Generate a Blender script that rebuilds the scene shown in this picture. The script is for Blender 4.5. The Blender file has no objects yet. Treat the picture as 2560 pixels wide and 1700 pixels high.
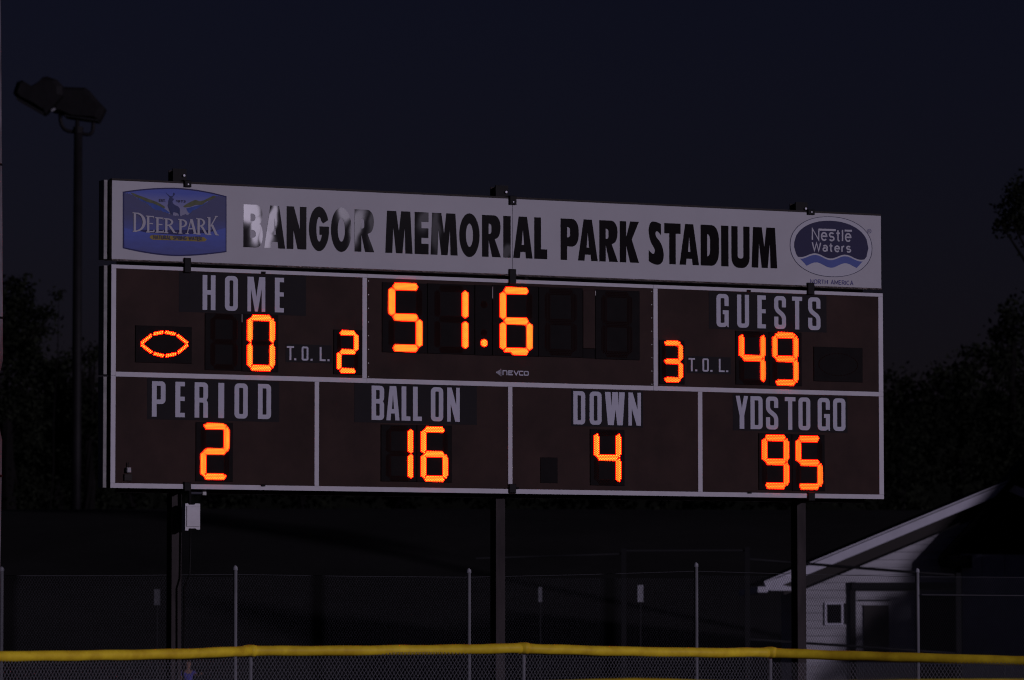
import bpy, math, random
from mathutils import Vector, Matrix, noise
from mathutils.geometry import tessellate_polygon

random.seed(11)
S = bpy.context.scene
C = S.collection
R = math.radians

# ------------------------------------------------------------------ camera
F = 11341.0                      # focal length in pixels of the 2560 px wide photograph
PIT, ROL = 0.06515, 0.0007
EYE = Vector((0, 0, 1.5))
cam_d = bpy.data.cameras.new('camera')
cam = bpy.data.objects.new('camera', cam_d); C.objects.link(cam)
cam_d.sensor_width = 36.0
cam_d.lens = F / 2560 * 36
cam_d.clip_start = 0.5
cam_d.clip_end = 6000
CM = Matrix.Rotation(math.pi / 2 + PIT, 4, 'X') @ Matrix.Rotation(-ROL, 4, 'Z')
cam.matrix_world = Matrix.Translation(EYE) @ CM
cam_d.dof.use_dof = True
cam_d.dof.focus_distance = 51.5
cam_d.dof.aperture_fstop = 3.6
S.camera = cam
S.render.resolution_x, S.render.resolution_y = 1024, 680

# ------------------------------------------------------------------ light
SUN_TO = Vector((0.745, -0.660, 0.192)).normalized()       # towards the low evening light
world = bpy.data.worlds.new('World'); S.world = world
world.use_nodes = True
wn = world.node_tree.nodes; wl = world.node_tree.links
sky = wn.new('ShaderNodeTexSky'); sky.sky_type = 'NISHITA'; sky.sun_disc = False
sky.sun_elevation = R(10.9)
sky.sun_rotation = math.atan2(SUN_TO.x, SUN_TO.y)
sky.altitude = 200; sky.air_density = 1.3; sky.dust_density = 1.0; sky.ozone_density = 2.2
tint = wn.new('ShaderNodeMix'); tint.data_type = 'RGBA'; tint.blend_type = 'MULTIPLY'   # camera white balance
tint.inputs['Factor'].default_value = 1.0
tint.inputs['B'].default_value = (1.04, .84, 2.05, 1)
wl.new(sky.outputs[0], tint.inputs['A']); wl.new(tint.outputs['Result'], wn['Background'].inputs[0])
wn['Background'].inputs[1].default_value = 0.0015
sun_d = bpy.data.lights.new('sun', 'SUN'); sun_d.energy = 0.80; sun_d.angle = R(1.9)
sun_d.color = (1.0, 0.885, 1.17)
sun = bpy.data.objects.new('sun', sun_d); C.objects.link(sun)
sun.rotation_euler = SUN_TO.to_track_quat('Z', 'Y').to_euler()
S.view_settings.view_transform = 'Standard'; S.view_settings.look = 'None'
S.view_settings.exposure = 0.0; S.view_settings.gamma = 1.0
S.view_settings.use_curve_mapping = False
S.cycles.pixel_filter_type = 'BLACKMAN_HARRIS'; S.cycles.filter_width = 1.15

# ------------------------------------------------------------------ pixel helpers
def ray(px, py):
    return (CM.to_3x3() @ Vector((px - 1280, 850 - py, -F))).normalized()
def at(px, py, Y):
    d = ray(px, py)
    return EYE + d * (Y / d.y)
# scoreboard plane (32 ft x 8 ft board), origin lower left corner of the main board
TH, BX, BY, BZ = 0.45529, -4.36759, 49.29435, 3.10763
BO = Vector((BX, BY, BZ))
AU = Vector((math.cos(TH), math.sin(TH), 0)); AB = Vector((-math.sin(TH), math.cos(TH), 0))
def bp(px, py, back=0.0):
    """point of the board plane (u, v) seen at a pixel; back = metres behind the front"""
    d = ray(px, py)
    o = BO + AB * back
    t = (o - EYE).dot(AB) / d.dot(AB)
    p = EYE + d * t - o
    return p.dot(AU), p.z
def br(x0, x1, yt, yb, back=0.0):
    ym, xm = (yt + yb) / 2, (x0 + x1) / 2
    return bp(x0, ym, back)[0], bp(xm, yb, back)[1], bp(x1, ym, back)[0], bp(xm, yt, back)[1]

# ------------------------------------------------------------------ materials
def mat(name, col, rough=0.6, metal=0.0, spec=0.12, var=0.0, vscale=3.0, bump=0.0, bscale=20.0, emis=None, estr=1.0, coat=0.0, stretch=None):
    m = bpy.data.materials.new(name); m.use_nodes = True
    n, l = m.node_tree.nodes, m.node_tree.links
    b = n['Principled BSDF']
    b.inputs['Base Color'].default_value = (*col, 1)
    b.inputs['Roughness'].default_value = rough
    b.inputs['Metallic'].default_value = metal
    b.inputs['Specular IOR Level'].default_value = spec
    b.inputs['Coat Weight'].default_value = coat
    if emis:
        b.inputs['Emission Color'].default_value = (*emis, 1)
        b.inputs['Emission Strength'].default_value = estr
    if var or bump:
        tc = n.new('ShaderNodeTexCoord')
        src = tc.outputs['Object']
        if stretch:
            mp = n.new('ShaderNodeMapping'); mp.inputs['Scale'].default_value = stretch
            l.new(src, mp.inputs['Vector']); src = mp.outputs['Vector']
    if var:
        t = n.new('ShaderNodeTexNoise'); t.inputs['Scale'].default_value = vscale; t.inputs['Detail'].default_value = 6
        t.inputs['Roughness'].default_value = 0.65
        l.new(src, t.inputs['Vector'])
        r = n.new('ShaderNodeValToRGB')
        r.color_ramp.elements[0].position = 0.3; r.color_ramp.elements[1].position = 0.7
        r.color_ramp.elements[0].color = (*[c * (1 - var) for c in col], 1)
        r.color_ramp.elements[1].color = (*[min(1, c * (1 + var * 0.6)) for c in col], 1)
        l.new(t.outputs['Fac'], r.inputs['Fac']); l.new(r.outputs['Color'], b.inputs['Base Color'])
    if bump:
        t = n.new('ShaderNodeTexNoise'); t.inputs['Scale'].default_value = bscale; t.inputs['Detail'].default_value = 4
        l.new(src, t.inputs['Vector'])
        bu = n.new('ShaderNodeBump'); bu.inputs['Strength'].default_value = bump; bu.inputs['Distance'].default_value = 0.02
        l.new(t.outputs['Fac'], bu.inputs['Height']); l.new(bu.outputs['Normal'], b.inputs['Normal'])
    return m

M = {}
M['brown_face'] = mat('brown_painted_aluminium', (.036, .0185, .0150), .6, spec=.08, var=.36, vscale=1.6, bump=.05, bscale=60)
M['backing'] = mat('dark_vinyl_backing', (.0140, .0115, .0130), .6, spec=.08, var=.15, vscale=4)
M['white_strip'] = mat('white_frame_paint', (.60, .58, .61), .55, spec=.1, var=.07, vscale=5)
M['white_panel'] = mat('white_sign_panel', (.49, .48, .50), .6, spec=.1, var=.05, vscale=1.4)
M['caption'] = mat('pale_caption_vinyl', (.53, .53, .60), .6, spec=.1, var=.05, vscale=9)
M['black_face'] = mat('black_display_face', (.008, .006, .006), .6, spec=.05, var=.3, vscale=6)
M['black_metal'] = mat('black_bracket_paint', (.008, .007, .007), .6, var=.3, vscale=12)
M['dark_frame'] = mat('dark_cabinet_frame', (.03, .024, .021), .6, var=.3, vscale=8)
M['alu'] = mat('weathered_aluminium', (.72, .70, .68), .55, metal=.0, var=.35, vscale=7, bump=.2, bscale=12)
M['trim'] = mat('crinkled_metal_trim', (.16, .13, .12), .32, metal=.9, var=.6, vscale=45, bump=1.0, bscale=60)
M['post'] = mat('rusty_brown_post', (.042, .034, .034), .7, var=.45, vscale=5, bump=.2, bscale=30, stretch=(1, 1, .25))
M['galv'] = mat('galvanised_pipe', (.42, .42, .45), .5, metal=.35, var=.3, vscale=6, stretch=(1, 1, .3))
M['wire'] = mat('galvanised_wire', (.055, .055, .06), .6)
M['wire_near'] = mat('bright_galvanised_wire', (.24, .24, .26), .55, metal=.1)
M['yellow'] = mat('yellow_plastic_cap', (.95, .62, .03), .5, spec=.15, var=.34, vscale=5.0, bump=.12, bscale=9)
M['box_white'] = mat('white_enclosure', (.62, .60, .62), .5, var=.1, vscale=10)
M['logo_blue'] = mat('logo_blue', (.10, .14, .55), .5)
M['unlit'] = mat('unlit_led', (.018, .006, .005), .5, spec=.05)
def led(name, core, halo_rim):
    return mat(name + '_core', (.5, .1, .02), .4, emis=core), mat(name + '_halo', (.4, .03, .02), .4, emis=halo_rim)
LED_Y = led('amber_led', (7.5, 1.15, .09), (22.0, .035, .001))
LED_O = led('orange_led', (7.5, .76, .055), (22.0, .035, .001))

# ------------------------------------------------------------------ mesh builder
class MB:
    def __init__(s): s.v = []; s.f = []; s.mi = []
    def add(s, vs, fs, mi=0):
        o = len(s.v); s.v += [tuple(v) for v in vs]
        s.f += [tuple(i + o for i in f) for f in fs]; s.mi += [mi] * len(fs)
        return s
    def box(s, x0, x1, y0, y1, z0, z1, mi=0):
        return s.add([(x, y, z) for x in (x0, x1) for y in (y0, y1) for z in (z0, z1)],
                     [(0, 1, 3, 2), (4, 6, 7, 5), (0, 4, 5, 1), (2, 3, 7, 6), (0, 2, 6, 4), (1, 5, 7, 3)], mi)
    def bev(s, x0, x1, y0, y1, z0, z1, b, mi=0):
        """box whose front (low y) edges are chamfered by b"""
        v = [(x0, y1, z0), (x1, y1, z0), (x1, y1, z1), (x0, y1, z1),
             (x0, y0 + b, z0), (x1, y0 + b, z0), (x1, y0 + b, z1), (x0, y0 + b, z1),
             (x0 + b, y0, z0 + b), (x1 - b, y0, z0 + b), (x1 - b, y0, z1 - b), (x0 + b, y0, z1 - b)]
        f = [(3, 2, 1, 0), (8, 9, 10, 11)]
        for a, c in ((0, 4), (4, 8)):
            for i in range(4):
                j = (i + 1) % 4
                f.append((a + i, a + j, c + j, c + i))
        return s.add(v, f, mi)
    def prism(s, loops, y0, y1, mi=0, back=False):
        """extrude a polygon (with holes) in the x-z plane from y0 (front) to y1"""
        pts = [[Vector((p[0], p[1], 0)) for p in lp] for lp in loops]
        tris = tessellate_polygon(pts)
        flat = [p for lp in loops for p in lp]
        n = len(flat)
        v = [(p[0], y0, p[1]) for p in flat] + [(p[0], y1, p[1]) for p in flat]
        f = [tuple(t) for t in tris]
        if back: f += [tuple(i + n for i in t) for t in tris]
        o = 0
        for lp in loops:
            m = len(lp)
            for i in range(m):
                j = (i + 1) % m
                f.append((o + i, o + j, o + j + n, o + i + n))
            o += m
        return s.add(v, f, mi)
    def tube(s, pts, r, seg=8, mi=0, caps=True):
        pts = [Vector(p) for p in pts]
        rs = r if isinstance(r, (list, tuple)) else [r] * len(pts)
        vs = []; fs = []
        for i, p in enumerate(pts):
            d = (pts[min(i + 1, len(pts) - 1)] - pts[max(i - 1, 0)]).normalized()
            a = d.cross(Vector((0, 0, 1)))
            if a.length < 1e-3: a = d.cross(Vector((1, 0, 0)))
            a.normalize(); b = d.cross(a)
            for k in range(seg):
                t = 2 * math.pi * k / seg
                vs.append(p + (a * math.cos(t) + b * math.sin(t)) * rs[i])
        for i in range(len(pts) - 1):
            for k in range(seg):
                k2 = (k + 1) % seg
                fs.append((i * seg + k, i * seg + k2, (i + 1) * seg + k2, (i + 1) * seg + k))
        if caps:
            fs.append(tuple(range(seg))); fs.append(tuple(range((len(pts) - 1) * seg, len(pts) * seg)))
        return s.add(vs, fs, mi)
    def build(s, name, m, parent=None, smooth=False, loc=None, rot=None):
        me = bpy.data.meshes.new(name); me.from_pydata(s.v, [], s.f)
        ms = m if isinstance(m, (list, tuple)) else [m]
        for x in ms: me.materials.append(x)
        if len(ms) > 1: me.polygons.foreach_set('material_index', s.mi)
        if smooth: me.polygons.foreach_set('use_smooth', [True] * len(me.polygons))
        me.update()
        o = bpy.data.objects.new(name, me); C.objects.link(o)
        if parent: o.parent = parent
        if loc is not None: o.location = loc
        if rot is not None: o.rotation_euler = rot
        return o

def tag(o, label=None, cat=None, group=None, kind=None):
    if label: o['label'] = label
    if cat: o['category'] = cat
    if group: o['group'] = group
    if kind: o['kind'] = kind
    return o
def empty(name, loc, rz=0, label=None, cat=None, group=None):
    o = bpy.data.objects.new(name, None); C.objects.link(o)
    o.location = loc; o.rotation_euler = (0, 0, rz); o.empty_display_size = .2
    return tag(o, label, cat, group)
def struct(name, mb, m):
    return tag(mb.build(name, m), kind='structure')

# ------------------------------------------------------------------ ground and slope
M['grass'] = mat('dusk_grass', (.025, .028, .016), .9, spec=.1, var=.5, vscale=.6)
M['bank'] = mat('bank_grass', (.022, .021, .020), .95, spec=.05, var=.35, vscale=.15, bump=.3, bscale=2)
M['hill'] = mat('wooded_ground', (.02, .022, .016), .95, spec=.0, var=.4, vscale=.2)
g = MB()
g.add([(-3000, -400, 0), (3000, -400, 0), (3000, 4000, 0), (-3000, 4000, 0)], [(0, 1, 2, 3)])
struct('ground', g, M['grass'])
def terrain(name, x0, x1, prof, nx, m, amp, seed):
    g = MB(); vs = []; fs = []
    ny = len(prof)
    for j, (y, z) in enumerate(prof):
        for i in range(nx + 1):
            x = x0 + (x1 - x0) * i / nx
            h = 0 if z <= 0.02 else amp * noise.noise(Vector((x * .03 + seed, y * .03, 0)))
            vs.append((x, y, z + h))
    for j in range(ny - 1):
        for i in range(nx):
            a = j * (nx + 1) + i
            fs.append((a, a + 1, a + nx + 2, a + nx + 1))
    g.add(vs, fs)
    o = struct(name, g, m)
    o.data.polygons.foreach_set('use_smooth', [True] * len(o.data.polygons))
    return o
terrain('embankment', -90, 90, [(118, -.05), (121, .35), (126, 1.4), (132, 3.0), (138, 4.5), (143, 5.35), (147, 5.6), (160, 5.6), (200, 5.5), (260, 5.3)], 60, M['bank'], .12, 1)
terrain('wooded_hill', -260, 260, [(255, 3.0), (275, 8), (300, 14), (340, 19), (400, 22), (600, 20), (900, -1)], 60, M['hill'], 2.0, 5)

# ------------------------------------------------------------------ rounded polygon and letter shapes
def rp(pts, n=5):
    out = []; L = len(pts)
    for i, p in enumerate(pts):
        r = p[2] if len(p) > 2 else 0
        if not r: out.append((p[0], p[1])); continue
        ri, ro = r if isinstance(r, tuple) else (r, r)
        a, b = Vector(pts[i - 1][:2]), Vector(pts[(i + 1) % L][:2]); q = Vector(p[:2])
        da, db = a - q, b - q
        ri = min(ri, da.length * (.5 if len(pts[i - 1]) > 2 and pts[i - 1][2] else 1)); ro = min(ro, db.length * (.5 if len(pts[(i + 1) % L]) > 2 and pts[(i + 1) % L][2] else 1))
        A, B = q + da.normalized() * ri, q + db.normalized() * ro
        C1, C2 = A + (q - A) * .5523, B + (q - B) * .5523
        for k in range(n + 1):
            t = k / n
            v = A * (1 - t) ** 3 + C1 * 3 * t * (1 - t) ** 2 + C2 * 3 * t * t * (1 - t) + B * t ** 3
            out.append((v.x, v.y))
    return out
def ell(cx, cy, rx, ry, a0=0, a1=360, n=28):
    full = abs(a1 - a0) >= 360
    return [(cx + rx * math.cos(R(a0 + (a1 - a0) * k / n)), cy + ry * math.sin(R(a0 + (a1 - a0) * k / n))) for k in range(n if full else n + 1)]

def glyph_narrow(ch, a):
    """tall grotesque capitals of the captions; height 1, width a; returns loops"""
    s, t = .142, .125
    if a < .30 and ch in 'EL': s = .15
    if ch == 'H': return [rp([(0, 0), (s, 0), (s, .44), (a - s, .44), (a - s, 0), (a, 0), (a, 1), (a - s, 1), (a - s, .57), (s, .57), (s, 1), (0, 1)])]
    if ch == 'O': return [rp([(0, 0, .13), (a, 0, .13), (a, 1, .13), (0, 1, .13)]), rp([(s, t, .03), (a - s, t, .03), (a - s, 1 - t, .03), (s, 1 - t, .03)])]
    if ch == 'D': return [rp([(0, 0), (a, 0, .12), (a, 1, .12), (0, 1)]), rp([(s, t), (a - s, t, .03), (a - s, 1 - t, .03), (s, 1 - t)])]
    if ch == 'P': return [rp([(0, 0), (s, 0), (s, .36), (a, .36, .12), (a, 1, .12), (0, 1)]), rp([(s, .36 + t), (a - s, .36 + t, .03), (a - s, 1 - t, .03), (s, 1 - t)])]
    if ch == 'B': return [rp([(0, 0), (a, 0, .12), (a, .53, .10), (a - .05, .55), (a, .57, .10), (a, 1, .12), (0, 1)]), rp([(s, t), (a - s, t, .03), (a - s, .48, .03), (s, .48)]), rp([(s, .61), (a - s, .61, .03), (a - s, 1 - t, .03), (s, 1 - t)])]
    if ch == 'R': return [rp([(0, 0), (s, 0), (s, .43), (a - s, .43, .03), (a - s, 0), (a, 0), (a, .46, .08), (a - .045, .50), (a, .54, .08), (a, 1, .12), (0, 1)]), rp([(s, .56), (a - s, .56, .03), (a - s, 1 - t, .03), (s, 1 - t)])]
    if ch == 'I': return [[(0, 0), (a, 0), (a, 1), (0, 1)]]
    if ch == 'E': return [[(0, 0), (a, 0), (a, t), (s, t), (s, .46), (a - .005, .46), (a - .005, .58), (s, .58), (s, 1 - t), (a, 1 - t), (a, 1), (0, 1)]]
    if ch == 'L': return [[(0, 0), (a, 0), (a, t), (s, t), (s, 1), (0, 1)]]
    if ch == 'T':
        c = a / 2
        return [[(c - s / 2, 0), (c + s / 2, 0), (c + s / 2, 1 - t), (a, 1 - t), (a, 1), (0, 1), (0, 1 - t), (c - s / 2, 1 - t)]]
    if ch == 'U': return [rp([(0, 0, .13), (a, 0, .13), (a, 1), (a - s, 1), (a - s, t, .03), (s, t, .03), (s, 1), (0, 1)])]
    if ch == 'S': return [rp([(0, .37), (0, 0, .13), (a, 0, .13), (a, .43, .12), (s, .63, .06), (s, 1 - t, .03), (a - s, 1 - t, .03), (a - s, .66), (a, .66), (a, 1, .13), (0, 1, .13), (0, .56, .12), (a - s, .36, .06), (a - s, t, .03), (s, t, .03), (s, .37)])]
    if ch == 'G': return [rp([(0, 0, .13), (a * .72, 0, .05), (a - .06, .06), (a - .04, 0), (a, 0), (a, .51), (a * .52, .51), (a * .52, .39), (a - s, .39), (a - s, t, .03), (s, t, .03), (s, 1 - t, .03), (a - s, 1 - t, .03), (a - s, .64), (a, .64), (a, 1, .13), (0, 1, .13)])]
    if ch == 'M': return [[(0, 0), (.11, 0), (.11, .66), (a * .42, 0), (a * .58, 0), (a - .11, .66), (a - .11, 0), (a, 0), (a, 1), (a * .66, 1), (a * .5, .42), (a * .34, 1), (0, 1)]]
    if ch == 'N': return [[(0, 0), (.115, 0), (.115, .52), (a - .145, 0), (a, 0), (a, 1), (a - .115, 1), (a - .115, .48), (.145, 1), (0, 1)]]
    if ch == 'A': return [[(0, 0), (.135, 0), (.15, .2), (a - .15, .2), (a - .135, 0), (a, 0), (a / 2 + .105, 1), (a / 2 - .105, 1)], [(a / 2 - .034, .33), (a / 2 + .034, .33), (a / 2, .76)]]
    if ch == 'W': return [[(x * a, z) for x, z in ((0, 1), (.28, 1), (.335, .56), (.37, 1), (.66, 1), (.69, .54), (.72, 1), (1, 1), (.89, 0), (.62, 0), (.53, .47), (.44, 0), (.15, 0))]]
    if ch == 'Y': return [[(0, 1), (s, 1), (a / 2, .62), (a - s, 1), (a, 1), (a / 2 + .08, .40), (a / 2 + .08, 0), (a / 2 - .08, 0), (a / 2 - .08, .40)]]

def glyph_heavy(ch, a):
    """extra bold condensed capitals of the header"""
    s = .175
    if ch == 'B': return [rp([(0, 0), (a, 0, (.16, .26)), (a, .545, (.22, .12)), (a - .085, .555), (a - .01, .57, (.1, .2)), (a - .01, 1, (.24, .16)), (0, 1)]),
                          rp([(s, .225), (a - s, .225, .08), (a - s, .41, .09), (s, .41)]), rp([(s, .61), (a - s - .01, .61, .08), (a - s - .01, .79, .08), (s, .79)])]
    if ch == 'A': return [[(0, 0), (.175, 0), (.19, .15), (a - .19, .15), (a - .175, 0), (a, 0), (a / 2 + .11, 1), (a / 2 - .11, 1)], [(a / 2 - .035, .32), (a / 2 + .035, .32), (a / 2, .71)]]
    if ch == 'N': return [[(0, 0), (.17, 0), (.17, .46), (.28, 0), (a, 0), (a, 1), (a - .165, 1), (a - .165, .46), (.18, 1), (0, 1)]]
    if ch == 'G':
        o = ell(a / 2, .5, a / 2, .525, 24, 346, 30)
        i = ell(a / 2 + .005, .49, .075, .29, -28, -318, 24)
        return [o + [(a, .56), (a * .52, .56), (a * .52, .36), (a * .66, .36)] + i + [(a * .70, .63)]]
    if ch == 'O': return [ell(a / 2, .5, a / 2, .525), ell(a / 2, .5, .094, .28)]
    if ch == 'R': return [rp([(0, 0), (.172, 0), (.172, .42), (.27, 0), (a, 0), (.335, .425), (a - .012, .50, (.1, .2)), (a - .012, 1, (.26, .17)), (0, 1)]),
                          rp([(.172, .55), (.25, .55, .06), (.25, .80, .07), (.172, .80)])]
    if ch == 'P': return [rp([(0, 0), (.172, 0), (.172, .33), (a, .33, (.17, .28)), (a, 1, (.28, .18)), (0, 1)]), rp([(.172, .55), (.255, .55, .06), (.255, .80, .07), (.172, .80)])]
    if ch == 'M':
        k = a / .632
        return [[(x * k, z) for x, z in ((0, 0), (.16, 0), (.183, .63), (.25, 0), (.397, 0), (.452, .63), (.468, 0), (.632, 0), (.58, 1), (.368, 1), (.315, .5), (.25, 1), (.038, 1))]]
    if ch == 'E': return [[(0, 0), (a, 0), (a, .25), (s, .25), (s, .39), (a - .005, .39), (a - .005, .62), (s, .62), (s, .77), (a, .77), (a, 1), (0, 1)]]
    if ch == 'I': return [[(0, 0), (a, 0), (a, 1), (0, 1)]]
    if ch == 'L': return [[(0, 0), (a, 0), (a, .235), (.178, .235), (.178, 1), (0, 1)]]
    if ch == 'K': return [[(0, 0), (.172, 0), (.172, .42), (.28, 0), (a, 0), (.325, .56), (a, 1), (.285, 1), (.172, .60), (.172, 1), (0, 1)]]
    if ch == 'S': return [rp([(.336, .97), (.336, .70), (.25, .80, .08), (.185, .78, .05), (.18, .68, .06), (a, .42, .2), (a, -.025, .22), (.1, -.03, .14), (0, .06), (0, .325), (.09, .23, .08), (.16, .24, .05), (.175, .34, .06), (0, .60, .2), (0, 1.02, .25), (.22, 1.03, .14)])]
    if ch == 'T':
        c = a / 2
        return [[(c - .088, 0), (c + .088, 0), (c + .088, .75), (a, .75), (a, 1), (0, 1), (0, .75), (c - .088, .75)]]
    if ch == 'D': return [rp([(0, 0), (a, 0, (.2, .34)), (a, 1, (.34, .2)), (0, 1)]), rp([(.178, .225), (.262, .225, (.08, .14)), (.262, .775, (.14, .08)), (.178, .775)])]
    if ch == 'U': return [rp([(0, -.025, (.26, .2)), (a, -.025, (.2, .26)), (a, 1), (a - .172, 1), (a - .172, .21, .06), (.172, .21, .06), (.172, 1), (0, 1)])]

def put_letters(mb, spec, vt, vb, glyph, y0, y1, ymid=None):
    """spec: (character, left px, right px); heights in board metres"""
    h = vt - vb
    for ch, x0, x1, ym in spec:
        u0, u1 = bp(x0, ym)[0], bp(x1, ym)[0]
        if ch == '.':
            mb.prism([[(u0, BZ + vb), (u1, BZ + vb), (u1, BZ + vb + h * .135), (u0, BZ + vb + h * .135)]], y0, y1); continue
        a = (u1 - u0) / h
        mb.prism([[(u0 + x * h, BZ + vb + z * h) for x, z in lp] for lp in glyph(ch, a)], y0, y1)

# ---- stroke lettering for small print -------------------------------------------------
def ribbon(pts, w, closed=False):
    P = [Vector(p) for p in pts]; n = len(P); L = []; Rr = []
    for i in range(n):
        if closed: a, b = P[i - 1], P[(i + 1) % n]
        else: a, b = P[max(i - 1, 0)], P[min(i + 1, n - 1)]
        d1 = (P[i] - a).normalized() if (P[i] - a).length > 1e-6 else (b - P[i]).normalized()
        d2 = (b - P[i]).normalized() if (b - P[i]).length > 1e-6 else d1
        t = (d1 + d2)
        t = t.normalized() if t.length > 1e-4 else d1
        nrm = Vector((-t.y, t.x)); k = max(.45, nrm.dot(Vector((-d1.y, d1.x))))
        L.append(P[i] + nrm * (w / 2 / k)); Rr.append(P[i] - nrm * (w / 2 / k))
    return L, Rr
def arc(cx, cy, rx, ry, a0, a1, n=8):
    return [(cx + rx * math.cos(R(a0 + (a1 - a0) * k / n)), cy + ry * math.sin(R(a0 + (a1 - a0) * k / n))) for k in range(n + 1)]
def strokes(ch):
    """returns width and a list of polylines for height-1 capitals (x height .72)"""
    D = {
     'A': (.66, [[(0, 0), (.33, 1), (.66, 0)], [(.12, .32), (.54, .32)]]),
     'B': (.58, [[(0, 0), (0, 1), (.36, 1)] + arc(.34, .76, .2, .24, 80, -90, 6) + [(0, .52)], [(.3, .52)] + arc(.34, .26, .24, .26, 90, -90, 6) + [(0, 0)]]),
     'C': (.64, [arc(.34, .5, .34, .5, 50, 310, 12)]),
     'D': (.62, [[(0, 0), (0, 1), (.25, 1)] + arc(.25, .5, .37, .5, 80, -80, 8) + [(.25, 0), (0, 0)]]),
     'E': (.5, [[(.5, 1), (0, 1), (0, 0), (.5, 0)], [(0, .52), (.44, .52)]]),
     'G': (.68, [arc(.36, .5, .36, .5, 50, 330, 12) + [(.68, .46), (.4, .46)]]),
     'H': (.6, [[(0, 0), (0, 1)], [(.6, 0), (.6, 1)], [(0, .52), (.6, .52)]]),
     'I': (.02, [[(.01, 0), (.01, 1)]]),
     'K': (.6, [[(0, 0), (0, 1)], [(.56, 1), (.04, .42)], [(.2, .6), (.6, 0)]]),
     'L': (.48, [[(0, 1), (0, 0), (.48, 0)]]),
     'M': (.78, [[(0, 0), (0, 1), (.39, .2), (.78, 1), (.78, 0)]]),
     'N': (.6, [[(0, 0), (0, 1), (.6, 0), (.6, 1)]]),
     'O': (.72, [arc(.36, .5, .36, .5, 0, 360, 16)]),
     'P': (.54, [[(0, 0), (0, 1), (.3, 1)] + arc(.3, .74, .24, .26, 80, -90, 6) + [(0, .48)]]),
     'R': (.58, [[(0, 0), (0, 1), (.3, 1)] + arc(.3, .74, .24, .26, 80, -90, 6) + [(0, .48)], [(.3, .46), (.6, 0)]]),
     'S': (.54, [arc(.27, .745, .25, .255, 30, 250, 8) + arc(.27, .25, .27, .25, 80, -150, 8)]),
     'T': (.58, [[(0, 1), (.58, 1)], [(.29, 0), (.29, 1)]]),
     'U': (.6, [[(0, 1), (0, .3)] + arc(.3, .3, .3, .3, 180, 360, 8) + [(.6, 1)]]),
     'V': (.64, [[(0, 1), (.32, 0), (.64, 1)]]),
     'W': (.92, [[(0, 1), (.22, 0), (.46, .95), (.70, 0), (.92, 1)]]),
     '1': (.2, [[(0, .8), (.2, 1), (.2, 0)]]),
     '3': (.5, [arc(.24, .75, .24, .25, 140, -90, 8) + arc(.24, .25, .27, .25, 80, -140, 8)]),
     '7': (.5, [[(0, 1), (.5, 1), (.18, 0)]]),
     '8': (.52, [arc(.26, .75, .22, .25, 0, 360, 10), arc(.26, .26, .26, .26, 0, 360, 10)]),
     '.': (.05, [[(0, 0), (0, .1)]]),
     'e': (.52, [[(.04, .36), (.5, .36)] + arc(.27, .34, .25, .34, 5, 318, 12)]),
     's': (.44, [arc(.22, .51, .2, .18, 30, 250, 8) + arc(.22, .18, .22, .18, 80, -150, 8)]),
     't': (.32, [[(.14, .95), (.14, .15)] + arc(.26, .14, .12, .14, 180, 280, 4), [(0, .68), (.32, .68)]]),
     'l': (.04, [[(.02, 0), (.02, 1.0)]]),
     'a': (.48, [[(.46, 0), (.46, .5)] + arc(.25, .5, .2, .19, 10, 160, 6), arc(.22, .2, .21, .2, 70, 400, 10)]),
     'r': (.3, [[(.03, 0), (.03, .68)], [(.03, .4)] + arc(.24, .42, .19, .26, 150, 80, 5)]),
    }
    return D[ch]
def stroke_text(mb, text, box, w, y0, y1, gap=.22, slope=0.0):
    """box = u0, v0, u1, v1 (cap height); the text is stretched to fill the box"""
    u0, v0, u1, v1 = box; h = v1 - v0
    tot = 0
    for i, ch in enumerate(text):
        tot += (.34 if ch == ' ' else strokes(ch)[0]) + (gap if i < len(text) - 1 else 0)
    k = (u1 - u0) / tot; x = 0; lay = 0
    for ch in text:
        if ch == ' ': x += .34 + gap; continue
        wd, ls = strokes(ch)
        for pl in ls:
            Lp, Rp = ribbon([((x + p[0]) * k, p[1] * h) for p in pl], w)
            n = len(Lp); dy = (lay % 4) * .0006; lay += 1
            vs = [(u0 + p.x, y0 - dy, BZ + v0 + p.y + slope * p.x) for p in Lp + Rp]
            mb.add(vs, [(i, i + 1, n + i + 1, n + i) for i in range(n - 1)])
        x += wd + gap
    return mb

# =================================================================== SCOREBOARD
sb = empty('scoreboard', (BX, BY, 0), TH, 'brown football scoreboard with lit amber digits on three steel posts', 'scoreboard')
LW, LH, DP = 9.75, 2.44, .20
EPS = .004
def part(name, mb, m, parent=sb, **k): return mb.build(name, m, parent, **k)

# cabinets: three in the upper row, two in the lower row
vm = bp(285, 937)[1]; vs_ = bp(1640, 962)[1]
v_seam = 1.226
u917, u1633 = bp(917, 800)[0], bp(1633, 830)[0]
u1275 = bp(1275, 1100)[0]
rows = [(v_seam, LH, [0, u917, u1633, LW]), (0, v_seam, [0, u1275, LW])]
for v0, v1, us in rows:
    for a, b in zip(us, us[1:]):
        g = .0018
        mb = MB()
        mb.box(a + g, b - g, 0, .085, BZ + v0 + g, BZ + v1 - g, 0)            # painted front pan
        mb.box(a + g + .012, b - g - .012, .085, .105, BZ + v0 + .02, BZ + v1 - .02, 1)
        mb.box(a + g, b - g, .105, DP, BZ + v0 + .012, BZ + v1 - .012, 2)     # grey back cover
        part('cabinet', mb, [M['brown_face'], M['dark_frame'], M['alu']])
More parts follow.
